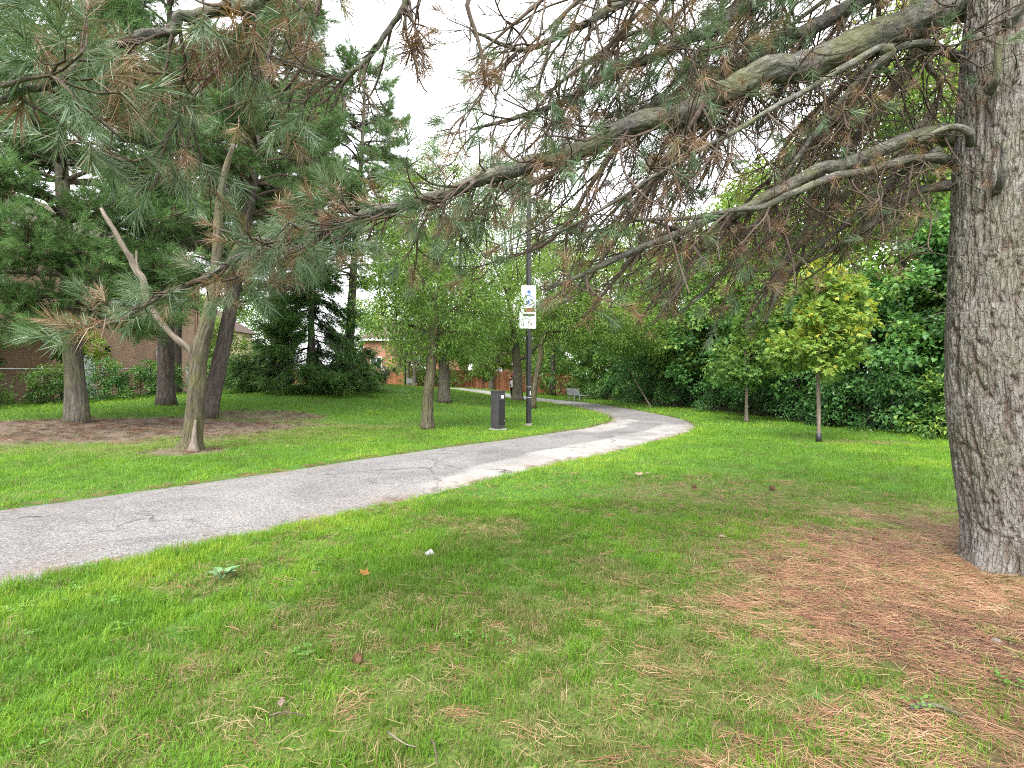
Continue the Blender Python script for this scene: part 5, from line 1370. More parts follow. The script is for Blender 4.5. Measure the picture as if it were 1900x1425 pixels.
bmesh.ops.bevel(bxm, geom=bxm.edges[:], offset=0.008, segments=2, affect='EDGES', profile=0.5)
me = bpy.data.meshes.new('cabinet'); bxm.to_mesh(me); bxm.free(); me.materials.append(M['post_metal'])
o = bpy.data.objects.new('cabinet', me); COL.objects.link(o); o.parent = rP
local(MB().box((0, 0, 1.092), (0.31, 0.31, 0.030)), 'cap', 'post_metal', rP)
dr = local(MB().box((0.03, -0.147, 0.50), (0.20, 0.012, 0.66)).box((0.03, -0.1455, 0.845), (0.215, 0.009, 0.012)), 'access_door', 'post_door', rP)
dr.rotation_euler = (0, 0, 0)
local(MB().box((0.105, -0.156, 0.27), (0.02, 0.010, 0.02)), 'lock', 'galv', dr)
local(MB().box((0.045, -0.1455, 0.935), (0.085, 0.006, 0.085)), 'sticker', 'sticker', rP)
local(MB().box((0, 0, 0.015), (0.36, 0.36, 0.06)), 'footing', 'concrete', rP)

# ------------------------------------------------------------------ lamp post and its sign
bQ = GR(981, 790); dQ = bQ[1]
M['pole_black'] = plain_mat('black_painted_pole', (0.022, 0.021, 0.022), 0.42, 0.5, 0, 0.25, 4, 0.1)
rQ = empty('lamp_post', bQ, 'tall black square lamp post carrying the white notice', 'lamp post', None, R(30))
pm = MB()
a_ = 0.060
pv_ = []
for zz_, s_ in ((-0.1, 1.0), (0.02, 1.0), (3.0, 0.98), (7.2, 0.8)):
    pv_ += [(-a_ * s_, -a_ * s_, zz_), (a_ * s_, -a_ * s_, zz_), (a_ * s_, a_ * s_, zz_), (-a_ * s_, a_ * s_, zz_)]
pm.add(pv_, None, [(4 * i + j, 4 * i + (j + 1) % 4, 4 * i + 4 + (j + 1) % 4, 4 * i + 4 + j) for i in range(3) for j in range(4)] + [(12, 13, 14, 15)])
local(pm, 'pole', 'pole_black', rQ)
local(MB().box((0, 0, 0.03), (0.165, 0.165, 0.07)), 'base_plate', 'concrete', rQ)
local(MB().box((0, 0, 0.86), (0.125, 0.125, 0.025)).box((0, 0, 1.18), (0.1245, 0.1245, 0.02)), 'band', 'galv', rQ)
local(MB().box((0.02, -0.0615, 0.99), (0.03, 0.006, 0.12)), 'sticker', 'sticker', rQ)
local(MB().box((0, -0.0625, 0.55), (0.075, 0.008, 0.26)), 'hand_hole_cover', 'post_door', rQ)
arm = local(MB().box((0.0, 0, 0), (1.0, 0.06, 0.06)), 'arm', 'pole_black', rQ); arm.location = (0.25, 0.43, 7.15); arm.rotation_euler = (0, 0, R(60))
lh = local(MB().box((0, 0, 0), (0.55, 0.26, 0.10)), 'lamp_head', 'pole_black', rQ); lh.location = (0.60, 1.03, 7.13); lh.rotation_euler = (0, 0, R(60))

M['sign_white'] = plain_mat('sign_white', (0.70, 0.72, 0.74), 0.35, 0.4, 0, 0.04)
M['sign_blue'] = plain_mat('sign_blue', (0.03, 0.075, 0.26), 0.4, 0.4, 0, 0.05)
M['sign_red'] = plain_mat('sign_rust', (0.17, 0.055, 0.03), 0.4, 0.4, 0, 0.2, 30)
M['sign_grey'] = plain_mat('sign_grey', (0.30, 0.31, 0.33), 0.4, 0.4, 0, 0.1)
M['sign_green'] = plain_mat('sign_dark_green', (0.03, 0.06, 0.03), 0.4, 0.4, 0, 0.3, 30)
bSg = np.array([bQ[0] - 0.03, bQ[1] - 0.085, bQ[2] + 2.95])
rSg = empty('watch_sign', bSg, 'white notice with a blue eye emblem fixed to the lamp post', 'sign', None, R(5))
def panel_round(w, h, x0, z0, th=0.006, y=0.0, r=0.03):
    pts = []
    for (cx_, cz_, a0) in ((w / 2 - r, h - r, 0), (-w / 2 + r, h - r, 90), (-w / 2 + r, r, 180), (w / 2 - r, r, 270)):
        for q in range(5): an = R(a0 + q * 22.5); pts.append((x0 + cx_ + r * math.cos(an), z0 + cz_ + r * math.sin(an)))
    n = len(pts)
    v = [(x, y, z) for x, z in pts] + [(x, y - th, z) for x, z in pts] + [(x0, y, z0 + h / 2), (x0, y - th, z0 + h / 2)]
    f3 = [(2 * n, i, (i + 1) % n) for i in range(n)] + [(2 * n + 1, n + (i + 1) % n, n + i) for i in range(n)]
    return MB().add(v, f3, [(i, n + i, n + (i + 1) % n, (i + 1) % n) for i in range(n)])
def arcband(cx_, cz_, rx_, rz_, w, a0, a1, y, n=24, th=0.003):
    an = np.linspace(R(a0), R(a1), n)
    o_ = [(cx_ + rx_ * math.cos(q), y, cz_ + rz_ * math.sin(q)) for q in an]; i_ = [(cx_ + (rx_ - w) * math.cos(q), y, cz_ + (rz_ - w) * math.sin(q)) for q in an]
    v = o_ + i_ + [(a, b - th, c) for a, b, c in o_ + i_]
    f = []
    for q in range(n - 1):
        f += [(2 * n + q, 2 * n + q + 1, 3 * n + q + 1, 3 * n + q), (q, q + 1, 2 * n + q + 1, 2 * n + q), (n + q + 1, n + q, 3 * n + q, 3 * n + q + 1)]
    return MB().add(v, None, f)
def disc(cx_, cz_, rx_, rz_, y, n=20, th=0.003):
    an = np.arange(n) * 2 * math.pi / n
    v = [(cx_ + rx_ * math.cos(q), y - th, cz_ + rz_ * math.sin(q)) for q in an] + [(cx_, y - th, cz_)] + [(cx_ + rx_ * math.cos(q), y, cz_ + rz_ * math.sin(q)) for q in an]
    return MB().add(v, [(n, (i + 1) % n, i) for i in range(n)], [(i, (i + 1) % n, n + 1 + (i + 1) % n, n + 1 + i) for i in range(n)])
local(panel_round(0.50, 0.66, 0, 0.0), 'lower_panel', 'sign_white', rSg)
up_ = local(panel_round(0.44, 0.62, 0.02, 0.672), 'upper_panel', 'sign_white', rSg)
ey = -0.0075
local(arcband(0.03, 0.86, 0.175, 0.135, 0.024, 15, 175, ey), 'eye_brow', 'sign_blue', up_)
local(arcband(0.02, 0.80, 0.165, 0.10, 0.017, -170, 168, ey), 'eye_outline', 'sign_blue', up_)
local(disc(0.0, 0.80, 0.06, 0.065, ey), 'iris', 'sign_blue', up_)
local(disc(-0.015, 0.825, 0.016, 0.018, ey - 0.0035), 'glint', 'sign_white', up_)
local(arcband(0.03, 1.06, 0.075, 0.085, 0.026, 200, 520, ey), 'roof_mark', 'sign_blue', up_)
local(MB().box((0.03, ey - 0.0015, 1.10), (0.07, 0.003, 0.10)), 'emblem_bar', 'sign_blue', up_)
pc = local(MB().box((0.05, -0.0078, 0.56), (0.34, 0.003, 0.12)), 'picture_panel', 'sign_red', rSg)
local(MB().box((0.03, -0.0078, 0.405), (0.34, 0.003, 0.075)), 'caption_band', 'sign_green', rSg)
gS = np.random.default_rng(4)
for zz_ in (0.32, 0.285, 0.25, 0.20):
    x_ = -0.16
    while x_ < 0.17:
        w_ = gS.uniform(0.02, 0.07); local(MB().box((x_ + w_ / 2, -0.0078, zz_), (w_, 0.003, 0.012)), 'print_line', 'sign_grey', rSg); x_ += w_ + 0.015
for x_ in (0.03, 0.075, 0.12): local(MB().box((x_, -0.0078, 0.15), (0.03, 0.003, 0.045)), 'print_mark', 'sign_red' if x_ > 0.1 else 'sign_grey', rSg)
for x_ in (-0.02, 0.03, 0.08): local(MB().box((x_, -0.0078, 0.075), (0.025, 0.003, 0.04)), 'print_mark', 'sign_grey', rSg)

# ------------------------------------------------------------------ benches
M['bench'] = plain_mat('weathered_grey_plank', (0.34, 0.37, 0.38), 0.6, 0.3, 0, 0.12)
def bench(label, loc, rz):
    r = empty('park_bench', loc, label, 'bench', 'park benches along the path', rz)
    r.scale = (0.82, 0.82, 0.82)
    for k in range(4): local(MB().box((0, -0.20 + 0.125 * k, 0.45), (1.75, 0.105, 0.04)), 'seat_slat', 'bench', r)
    for k in range(4):
        o = local(MB().box((0, 0, 0), (1.75, 0.035, 0.095)), 'back_slat', 'bench', r)
        o.location = (0, 0.27 + 0.035 * k, 0.53 + 0.115 * k); o.rotation_euler = (R(-17), 0, 0)
    for x in (-0.72, 0.0, 0.72):
        fr = MB(); fr.box((x, -0.02, 0.41), (0.05, 0.50, 0.04)); fr.box((x, -0.20, 0.19), (0.05, 0.05, 0.40)); fr.box((x, 0.20, 0.19), (0.05, 0.05, 0.40))
        fr.tube(np.array([(x, 0.22, 0.40), (x, 0.315, 0.60), (x, 0.41, 0.93)]), 0.028, 6)
        local(fr, 'frame', 'galv', r)
    return r
p = GR(1061, 746); bench('pale park bench on the grass verge against the dark thicket', onground(p[0] + .3, p[1]), R(115))
p = onground(-9.0, 49.0 * 0.94)
bench('pale park bench in front of the board fence', onground(-8.35, 45.2), R(118))
bz = onground(-8.75, 44.2)
# thin far lamp post
rz_ = empty('thin_post', bz, 'thin dark pole between the grey trunks near the far bench', 'post')
MB().tube(np.array([bz + [0, 0, -.1], bz + [0, 0, 2.5], bz + [0, 0, 4.2]]), 0.055, 8).build('pole', M['pole_black'], rz_, True, bz)
MB().tube(np.array([bz + [0, 0, 0.0], bz + [0, 0, .12]]), 0.09, 8).build('base', M['pole_black'], rz_, True, bz)

# ------------------------------------------------------------------ two people on the path
M['skin'] = plain_mat('skin', (0.36, 0.21, 0.15), 0.6, 0.3, 0, 0.05)
M['hair'] = plain_mat('dark_hair', (0.015, 0.011, 0.009), 0.5, 0.4, 0, 0.2)
M['maroon'] = plain_mat('maroon_cloth', (0.13, 0.03, 0.038), 0.9, 0.1, 0, 0.25, 12)
M['pale_cloth'] = plain_mat('pale_patterned_cloth', (0.50, 0.47, 0.50), 0.9, 0.1, 0, 0.35, 18)
M['black_cloth'] = plain_mat('black_cloth', (0.016, 0.016, 0.018), 0.9, 0.1, 0, 0.2)
M['sage_cloth'] = plain_mat('pale_sage_cloth', (0.36, 0.40, 0.34), 0.9, 0.1, 0, 0.15)
def skin_mesh(name, verts, edges, radii, mat, parent, sub=2):
    me = bpy.data.meshes.new(name); me.from_pydata([tuple(v) for v in verts], edges, [])
    o = bpy.data.objects.new(name, me); COL.objects.link(o)
    md = o.modifiers.new('skin', 'SKIN'); ss = o.modifiers.new('sub', 'SUBSURF'); ss.levels = sub; ss.render_levels = sub
    md.use_smooth_shade = True
    for i, r in enumerate(radii):
        sv_ = me.skin_vertices[0].data[i]; sv_.radius = (r, r) if not isinstance(r, tuple) else r
        sv_.use_root = (i == 0)
    dg = bpy.context.evaluated_depsgraph_get(); ev = o.evaluated_get(dg)
    m2 = bpy.data.meshes.new_from_object(ev); m2.name = name
    o.modifiers.clear(); o.data = m2; m2.materials.clear(); m2.materials.append(mat); o.parent = parent
    return o
def person(label, loc, rz, h, top, bottom, shirt_low, hairm, arms):
    r = empty('person', loc, label, 'person', None, rz)
    k = h / 1.70
    V = [(0, 0, .95), (0, 0.01, 1.15), (0, 0.0, 1.36), (0, 0.0, 1.47), (0, -0.02, 1.56), (0, -0.025, 1.66),
         (.17, 0, 1.38), (.23, arms[0][0], 1.12), (.22, arms[0][1], .90), (.22, arms[0][1] - .03, .82),
         (-.17, 0, 1.38), (-.23, arms[1][0], 1.12), (-.22, arms[1][1], .90), (-.22, arms[1][1] - .03, .82),
         (.09, 0, .88), (.10, -.10, .50), (.10, -.06, .08), (.10, -.17, .04), (-.09, 0, .88), (-.10, .08, .50), (-.10, .22, .10), (-.10, .14, .04)]
    V = [tuple(q * k for q in v) for v in V]
    E = [(0, 1), (1, 2), (2, 3), (3, 4), (4, 5), (2, 6), (6, 7), (7, 8), (8, 9), (2, 10), (10, 11), (11, 12), (12, 13), (0, 14), (14, 15), (15, 16), (16, 17), (0, 18), (18, 19), (19, 20), (20, 21)]
    Rd = [.13, .12, .13, .055, .085, .075, .055, .042, .034, .03, .055, .042, .034, .03, .085, .058, .042, .035, .085, .058, .042, .035]
    skin_mesh('body', V, E, [q * k for q in Rd], M['skin'], r)
    sh = [0, 1, 2, 6, 7, 8, 10, 11, 12]; ix = {q: i for i, q in enumerate(sh)}
    Vs = [V[q] for q in sh]; Rs = [(Rd[q] + .022) * k for q in sh]
    Es = [(ix[a], ix[b]) for a, b in E if a in ix and b in ix]
    if shirt_low: Vs.append((0, 0, .72 * k)); Rs.append(.19 * k); Es.append((0, len(Vs) - 1))
    skin_mesh('shirt', Vs, Es, Rs, M[top], r)
    tr = [0, 14, 15, 16, 18, 19, 20]; ix = {q: i for i, q in enumerate(tr)}
    skin_mesh('trousers', [V[q] for q in tr], [(ix[a], ix[b]) for a, b in E if a in ix and b in ix], [(Rd[q] + .018) * k for q in tr], M[bottom], r)
    skin_mesh('hair', [(0, 0.01 * k, 1.60 * k), (0, 0.01 * k, 1.67 * k), (0, .05 * k, 1.52 * k)], [(0, 1), (0, 2)], [.108 * k, .085 * k, .075 * k], M[hairm], r)
    for sx in (-1, 1):
        f = (.10, -.14, .035) if sx > 0 else (-.10, .17, .04)
        MB().box((f[0] * k, f[1] * k, f[2] * k), (.09 * k, .25 * k, .08 * k)).build('shoe', M['black_cloth'], r)
    return r
p1 = onground(-10.55, 44.6)
P1 = person('walker in pale top with a black bag on the shoulder, back turned', p1, R(180), 1.70, 'sage_cloth', 'black_cloth', False, 'hair', ((.05, .04), (-.05, -.10)))
bag = skin_mesh('shoulder_bag', [(p1[0] + .26, p1[1] - .12, p1[2] + 1.12), (p1[0] + .28, p1[1] - .12, p1[2] + .95), (p1[0] + .28, p1[1] - .12, p1[2] + .80)], [(0, 1), (1, 2)], [.10, .14, .11], M['black_cloth'], None, 2)
tag(bag, 'black bag hanging at the side of the pale-topped walker', 'bag')
p2 = onground(0.03, 37.3)
P2 = person('walker in maroon scarf and long pale patterned tunic passing the thick trunk', p2, R(165), 1.66, 'pale_cloth', 'black_cloth', True, 'maroon', ((-.10, -.22), (.08, .12)))
k = 1.66 / 1.7
skin_mesh('shawl', [(0, .02, 1.42 * k), (.15, 0, 1.36 * k), (.22, -.04, 1.16 * k), (-.15, 0, 1.36 * k), (-.21, .05, 1.18 * k), (0, .03, 1.20 * k)], [(0, 1), (1, 2), (0, 3), (3, 4), (0, 5)], [.13, .10, .075, .10, .075, .175], M['maroon'], P2)

# ------------------------------------------------------------------ grass, clover and fallen needles
M['grass'] = inst_leaf_mat('grass_blade', [(0.0, (0.30, 0.235, 0.12)), (0.17, (0.21, 0.19, 0.075)), (0.32, (0.085, 0.125, 0.02)), (0.55, (0.082, 0.185, 0.013)), (0.8, (0.145, 0.285, 0.02)), (1.0, (0.26, 0.345, 0.035))], 0.35)
M['fallen'] = inst_leaf_mat('fallen_needle', [(0.0, (0.045, 0.024, 0.015)), (0.35, (0.15, 0.07, 0.037)), (0.7, (0.25, 0.135, 0.075)), (1.0, (0.36, 0.25, 0.155))], 0.0, 0.55, 0.3)
M['weed'] = inst_leaf_mat('clover_leaf', [(0.0, (0.05, 0.13, 0.02)), (0.5, (0.08, 0.20, 0.03)), (1.0, (0.16, 0.29, 0.07))], 0.3)

def tuft(n, rad, h, w, segs, seed, lean=0.45, tv=0.07):
    g = np.random.default_rng(seed); mb = MB()
    for q in range(n):
        a = g.uniform(0, 2 * math.pi); rr = rad * math.sqrt(g.random())
        b = np.array([math.cos(a) * rr, math.sin(a) * rr, -0.004])
        az = g.uniform(0, 2 * math.pi); ln = abs(g.normal(0, lean)) + 0.05
        d = np.array([math.cos(az) * ln, math.sin(az) * ln, 1.0]); H = h * g.uniform(0.5, 1.15)
        s = np.array([-math.sin(az + g.normal(0, .6)), math.cos(az), 0]) * w / 2 * g.uniform(0.7, 1.2)
        tip = b + nrm(d) * H + np.array([math.cos(az), math.sin(az), -0.35]) * H * ln * 0.7
        tn = 0.5 + g.normal(0, tv)
        if segs == 2:
            m_ = b + nrm(d) * H * 0.55
            mb.add([b - s, b + s, m_ + s * 0.8, m_ - s * 0.8, tip], [(0, 1, 2), (0, 2, 3), (3, 2, 4)], None, tn)
        else:
            mb.add([b - s, b + s, tip], [(0, 1, 2)], None, tn)
    return mb
def lying(n, rad, L, w, seed, flow=0.5):
    g = np.random.default_rng(seed); mb = MB()
    for q in range(n):
        a = g.uniform(0, 2 * math.pi); rr = rad * math.sqrt(g.random())
        c = np.array([math.cos(a) * rr, math.sin(a) * rr, g.uniform(0.003, 0.022)])
        az = g.normal(0, flow); l = L * g.uniform(0.6, 1.15); bd = g.normal(0, 0.12) * l
        d = np.array([math.cos(az), math.sin(az), g.normal(0, 0.10)]); s = np.array([-math.sin(az), math.cos(az), 0])
        p = [c - d * l / 2, c - d * l * .17 + s * bd, c + d * l * .17 + s * bd, c + d * l / 2]
        v = []
        for k_, q_ in enumerate(p):
            ww = s * w / 2 * (0.6 if k_ in (0, 3) else 1.0)
            v += [q_ - ww, q_ + ww + np.array([0, 0, w * 0.4])]
        mb.add(v, None, [(0, 1, 3, 2), (2, 3, 5, 4), (4, 5, 7, 6)], 0.5 + g.normal(0, 0.16))
    return mb
def clover(seed):
    g = np.random.default_rng(seed); mb = MB()
    for q in range(9):
        c = np.array([*g.normal(0, 0.035, 2), g.uniform(0.025, 0.055)]); L = g.uniform(0.009, 0.02); a0 = g.uniform(0, 6.28)
        for k_ in range(3):
            a = a0 + k_ * 2.09; d = np.array([math.cos(a), math.sin(a), g.normal(0, .2)]); s = np.array([-math.sin(a), math.cos(a), 0])
            mb.add([c, c + d * L * .6 + s * L * .42, c + d * L, c + d * L * .6 - s * L * .42], None, [(0, 1, 2, 3)], 0.5 + g.normal(0, .12))
    return mb
C_near = hidden_collection('grass_near', [tuft(20, 0.050, 0.062, 0.0032, 2, 300 + k) for k in range(6)], M['grass'])
C_mid = hidden_collection('grass_mid', [tuft(16, 0.10, 0.062, 0.0065, 1, 310 + k) for k in range(4)], M['grass'])
C_far = hidden_collection('grass_far', [tuft(16, 0.24, 0.075, 0.015, 1, 320 + k) for k in range(4)], M['grass'])
C_lit = hidden_collection('litter', [lying(16, 0.085, 0.125, 0.0021, 330 + k, 0.55) for k in range(6)], M['fallen'])
C_thatch = hidden_collection('thatch', [lying(10, 0.06, 0.07, 0.0022, 340 + k, 1.6) for k in range(4)], M['grass'])
C_weed = hidden_collection('weeds', [clover(350 + k) for k in range(4)], M['weed'])

gg = np.random.default_rng(77)
def spread(r0, r1, dens, half=1.12):
    """random points in front of (and a little beside) the viewpoint between two distances"""
    area = (r1 * r1 - r0 * r0) * math.atan(half) * 1.0
    n = int(area * dens)
    r = np.sqrt(gg.uniform(r0 * r0, r1 * r1, n)); a = gg.uniform(-math.atan(half) , math.atan(half), n)
    return np.stack([r * np.sin(a), r * np.cos(a)], -1)
def on_lawn(p, inset=-0.015):
    d, k = path_dist(p[:, 0], p[:, 1])
    e = d - PATH_W[k]
    rag = 0.07 * (fbm(p[:, 0] * 3, p[:, 1] * 3, 0, 13, 3) - 0.5)
    return e + rag > inset, e
def finish(name, coll, p, scl, tone, nv, label, cat, tilt=0.12, zrot=None, sink=0.0):
    z = height(p[:, 0], p[:, 1]) - sink
    n = len(p)
    rot = np.stack([gg.normal(0, tilt, n), gg.normal(0, tilt, n), gg.uniform(0, 6.283, n) if zrot is None else zrot], -1)
    return scatter_object(name, coll, np.column_stack([p, z]), rot, scl, gg.integers(0, nv, n), tone, label, cat)
def grass_tone(p, dry, lit, soil, e):
    n1 = fbm(p[:, 0] * 0.55, p[:, 1] * 0.55, 0, 90, 3) - 0.5; n2 = fbm(p[:, 0] * 2.4, p[:, 1] * 2.4, 0, 95, 3) - 0.5
    t = 0.66 + n1 * 0.50 + n2 * 0.50 + gg.normal(0, 0.08, len(p)) + 0.12 * sstep(1.2, 0.0, e)
    t = t - 0.20 * dry
    straw = gg.random(len(p)) < np.clip(0.62 * dry + 0.3 * lit + 0.5 * soil + 0.16 * sstep(0.05, -0.25, n2), 0, 0.92) * 0.6
    return np.where(straw, gg.uniform(0.02, 0.26, len(p)), np.clip(t, 0.26, 0.98))
for (nm, coll, r0, r1, dens, nv, hs_) in (('grass', C_near, 1.2, 6.5, 620, 6, 1.0), ('grass', C_mid, 6.3, 16.0, 165, 4, 1.0), ('grass', C_far, 15.5, 48.0, 26, 4, 1.0)):
    p = spread(r0, r1, dens)
    ok, e = on_lawn(p)
    p, e = p[ok], e[ok]
    lit, dry, soil = zones(p[:, 0], p[:, 1])
    clump = fbm(p[:, 0] * 4.5, p[:, 1] * 4.5, 0, 98, 2)
    keep = gg.random(len(p)) < (1 - 0.93 * np.clip(lit * 1.15, 0, 1)) * (1 - 0.90 * np.clip(soil * 1.2, 0, 1)) * (1 - 0.42 * dry) * (0.45 + 1.1 * clump)
    p, e, lit, dry, soil = p[keep], e[keep], lit[keep], dry[keep], soil[keep]
    n = len(p)
    hh = (0.30 + 1.35 * fbm(p[:, 0] * 1.9, p[:, 1] * 1.9, 0, 101, 3)) * (1 - 0.35 * dry) * gg.uniform(0.75, 1.25, n) * (1 + 0.45 * sstep(0.5, 0.0, e) * sstep(9, 3, p[:, 1]))
    scl = np.stack([np.ones(n), np.ones(n), hh * hs_], -1) * gg.uniform(0.85, 1.2, n)[:, None]
    finish(nm, coll, p, scl, grass_tone(p, dry, lit, soil, e), nv, {C_near: 'short green grass in the foreground lawn', C_mid: 'bright mown grass on both sides of the path', C_far: 'smooth green lawn in the distance'}[coll], 'grass')
# dry thatch
p = spread(1.2, 7.5, 170); ok, e = on_lawn(p, 0.03); p = p[ok]
lit, dry, soil = zones(p[:, 0], p[:, 1]); keep = gg.random(len(p)) < 0.10 + 0.9 * np.maximum(dry, soil); p = p[keep]
finish('thatch', C_thatch, p, np.ones((len(p), 3)) * gg.uniform(0.8, 1.5, len(p))[:, None], gg.uniform(0.0, 0.22, len(p)), 4, 'straw-coloured dead grass between the green blades', 'dead grass', 0.15)
# pine needles on the ground
p = spread(1.2, 8.5, 380); ok, e = on_lawn(p, 0.0); p = p[ok]
lit, dry, soil = zones(p[:, 0], p[:, 1])
pr = np.clip(lit * 1.25 * (0.6 + 0.4 * sstep(0.36, 0.50, fbm(p[:, 0] * 2.1, p[:, 1] * 2.1, 0, 121, 3))) + 0.10 * (fbm(p[:, 0] * 1.5, p[:, 1] * 1.5, 0, 120, 2) - 0.5), 0, 1) + 0.085 * dry + 0.006
keep = gg.random(len(p)) < pr; p = p[keep]; n = len(p)
flow = -0.45 + 1.5 * (fbm(p[:, 0] * 0.9, p[:, 1] * 0.9, 0, 130, 2) - 0.5) + gg.normal(0, 0.85, n)
ln_ = lit[keep]
finish('fallen_needles', C_lit, p, np.ones((n, 3)) * gg.uniform(0.75, 1.15, n)[:, None], np.clip(0.42 + 0.7 * (fbm(p[:, 0] * 1.3, p[:, 1] * 1.3, 0, 140, 3) - 0.5) + gg.normal(0, 0.14, n) + 0.04 * (1 - ln_), 0, 1), 6, 'brown fallen pine needles carpeting the ground under the big pine', 'pine needles', 0.10, flow)
p = spread(9, 26, 30); p = p[p[:, 0] < -2]; lit, dry, soil = zones(p[:, 0], p[:, 1])
keep = gg.random(len(p)) < np.clip(soil - 0.15, 0, 1); p = p[keep]; n = len(p)
finish('fallen_needles', C_lit, p, np.ones((n, 3)) * gg.uniform(1.0, 1.7, n)[:, None] * [1, 1, 1.4], np.clip(0.10 + 0.4 * (fbm(p[:, 0] * 1.3, p[:, 1] * 1.3, 0, 140, 3) - 0.5) + gg.normal(0, 0.18, n), 0, 1), 6, 'brown litter on the bare ground under the far pines', 'pine needles', 0.15)
# needles gathered along the path's edges
k_ = gg.integers(60, 300, 900); sd = gg.choice((-1, 1), 900)
tn_ = nrm(np.gradient(PATH_S, axis=0)); nn_ = np.stack([tn_[:, 1], -tn_[:, 0]], -1)
p = PATH_S[k_] + nn_[k_] * (sd * (PATH_W[k_] - np.abs(gg.normal(0.02, 0.09, 900))))[:, None] + gg.normal(0, 0.06, (900, 2))
zp = PATH_Z[k_] + 0.004
scatter_object('edge_needles', C_lit, np.column_stack([p, zp]), np.stack([np.zeros(900), np.zeros(900), np.arctan2(tn_[k_, 1], tn_[k_, 0]) + gg.normal(0, .4, 900)], -1), np.ones((900, 3)) * gg.uniform(0.5, 1.0, 900)[:, None], gg.integers(0, 6, 900), gg.uniform(0.0, 0.4, 900), 'reddish needles gathered along the path edges', 'pine needles')
# clover and small broad leaves, mostly near the path
p = spread(1.4, 9, 30); ok, e = on_lawn(p, 0.03); p, e = p[ok], e[ok]
lit, dry, soil = zones(p[:, 0], p[:, 1])
keep = gg.random(len(p)) < (0.06 + 0.6 * sstep(1.2, 0.1, e) + 0.15 * sstep(-1.0, -3.0, p[:, 0])) * (1 - dry); p = p[keep]
finish('clover', C_weed, p, np.ones((len(p), 3)) * gg.uniform(0.7, 1.35, len(p))[:, None], gg.uniform(0.2, 0.9, len(p)), 4, 'clover and small broad-leaved weeds in the grass near the path', 'weeds', 0.1)

# ------------------------------------------------------------------ small things lying about
def curled_leaf(label, px, py, L, col, rz, kind='maple', lift=0.02, name='fallen_leaf', cat='leaf', curl=0.5, asp=1.0):
    b = GR(px, py)
    m = bpy.data.materials.get('leaf_' + col[0]) or leaf_flat('leaf_' + col[0], col[1])
    v, f, _ = LT[kind]
    v = v.copy(); v[:, 0] *= asp; v -= [0, 0.4, 0]
    v[:, 2] += curl * (v[:, 0] ** 2 + 0.6 * v[:, 1] ** 2)
    me = bpy.data.meshes.new(name)
    me.from_pydata([tuple(q * L) for q in v], [], [tuple(int(w) for w in q) for q in f]); me.materials.append(m)
    o = bpy.data.objects.new(name, me); COL.objects.link(o)
    sd = o.modifiers.new('thick', 'SOLIDIFY'); sd.thickness = 0.0015
    o.location = Vector([float(q) for q in b]) + Vector((0, 0, lift)); o.rotation_euler = (R(12), R(-8), rz)
    return tag(o, label, cat)
def leaf_flat(name, col): return plain_mat(name, col, 0.7, 0.2, 0, 0.3, 25)
curled_leaf('curled orange maple leaf on the grass', 676, 1072, 0.105, ('orange', (0.20, 0.075, 0.022)), 0.9, lift=0.03, curl=1.2, asp=0.75)
curled_leaf('pale tan leaf at the edge of the pine needles', 1342, 1004, 0.10, ('tan', (0.20, 0.145, 0.10)), 2.0, 'ovate', 0.03)
curled_leaf('pinkish-grey dry leaf in the foreground grass', 522, 1332, 0.062, ('pinkgrey', (0.13, 0.095, 0.075)), 0.3, 'ovate', 0.04)
curled_leaf('small yellowed leaf beside the path edge', 120, 1132, 0.07, ('yellow', (0.50, 0.38, 0.20)), 1.2, 'ovate', 0.04)
curled_leaf('tan crumpled leaf on the dry grass near the bend', 1185, 886, 0.13, ('tan', (0.20, 0.145, 0.10)), 0.4, 'maple', 0.04)
curled_leaf('small buff leaf on the dry grass by the crumpled one', 1203, 884, 0.10, ('tan', (0.20, 0.145, 0.10)), 1.9, 'ovate', 0.04)
# scrap of white paper
b = GR(796, 1036)
me = bpy.data.meshes.new('paper_scrap')
gp = np.random.default_rng(5); xs = np.linspace(-0.045, 0.045, 7); ys = np.linspace(-0.03, 0.03, 6)
vv = [(x + gp.normal(0, .002), y + gp.normal(0, .002), 0.03 + 0.25 * abs(x) + gp.normal(0, 0.006)) for y in ys for x in xs]
vv = [(a_ * 0.7, b_ * 0.75 * (1 + 5 * a_), c_ * 0.8 + gp.normal(0, .004)) for a_, b_, c_ in vv]
me.from_pydata(vv, [], [(i + j * 7, i + 1 + j * 7, i + 8 + j * 7, i + 7 + j * 7) for j in range(5) for i in range(6)]); me.materials.append(plain_mat('dull_paper', (0.30, 0.30, 0.31), 0.8, 0.2, 0, 0.2, 40))
o = bpy.data.objects.new('paper_scrap', me); COL.objects.link(o); o.modifiers.new('thick', 'SOLIDIFY').thickness = 0.0012
o.location = Vector([float(q) for q in b]) + Vector((0, 0, 0.02)); o.rotation_euler = (R(35), R(-15), 0.6); tag(o, 'scrap of white paper lying in the grass', 'paper')
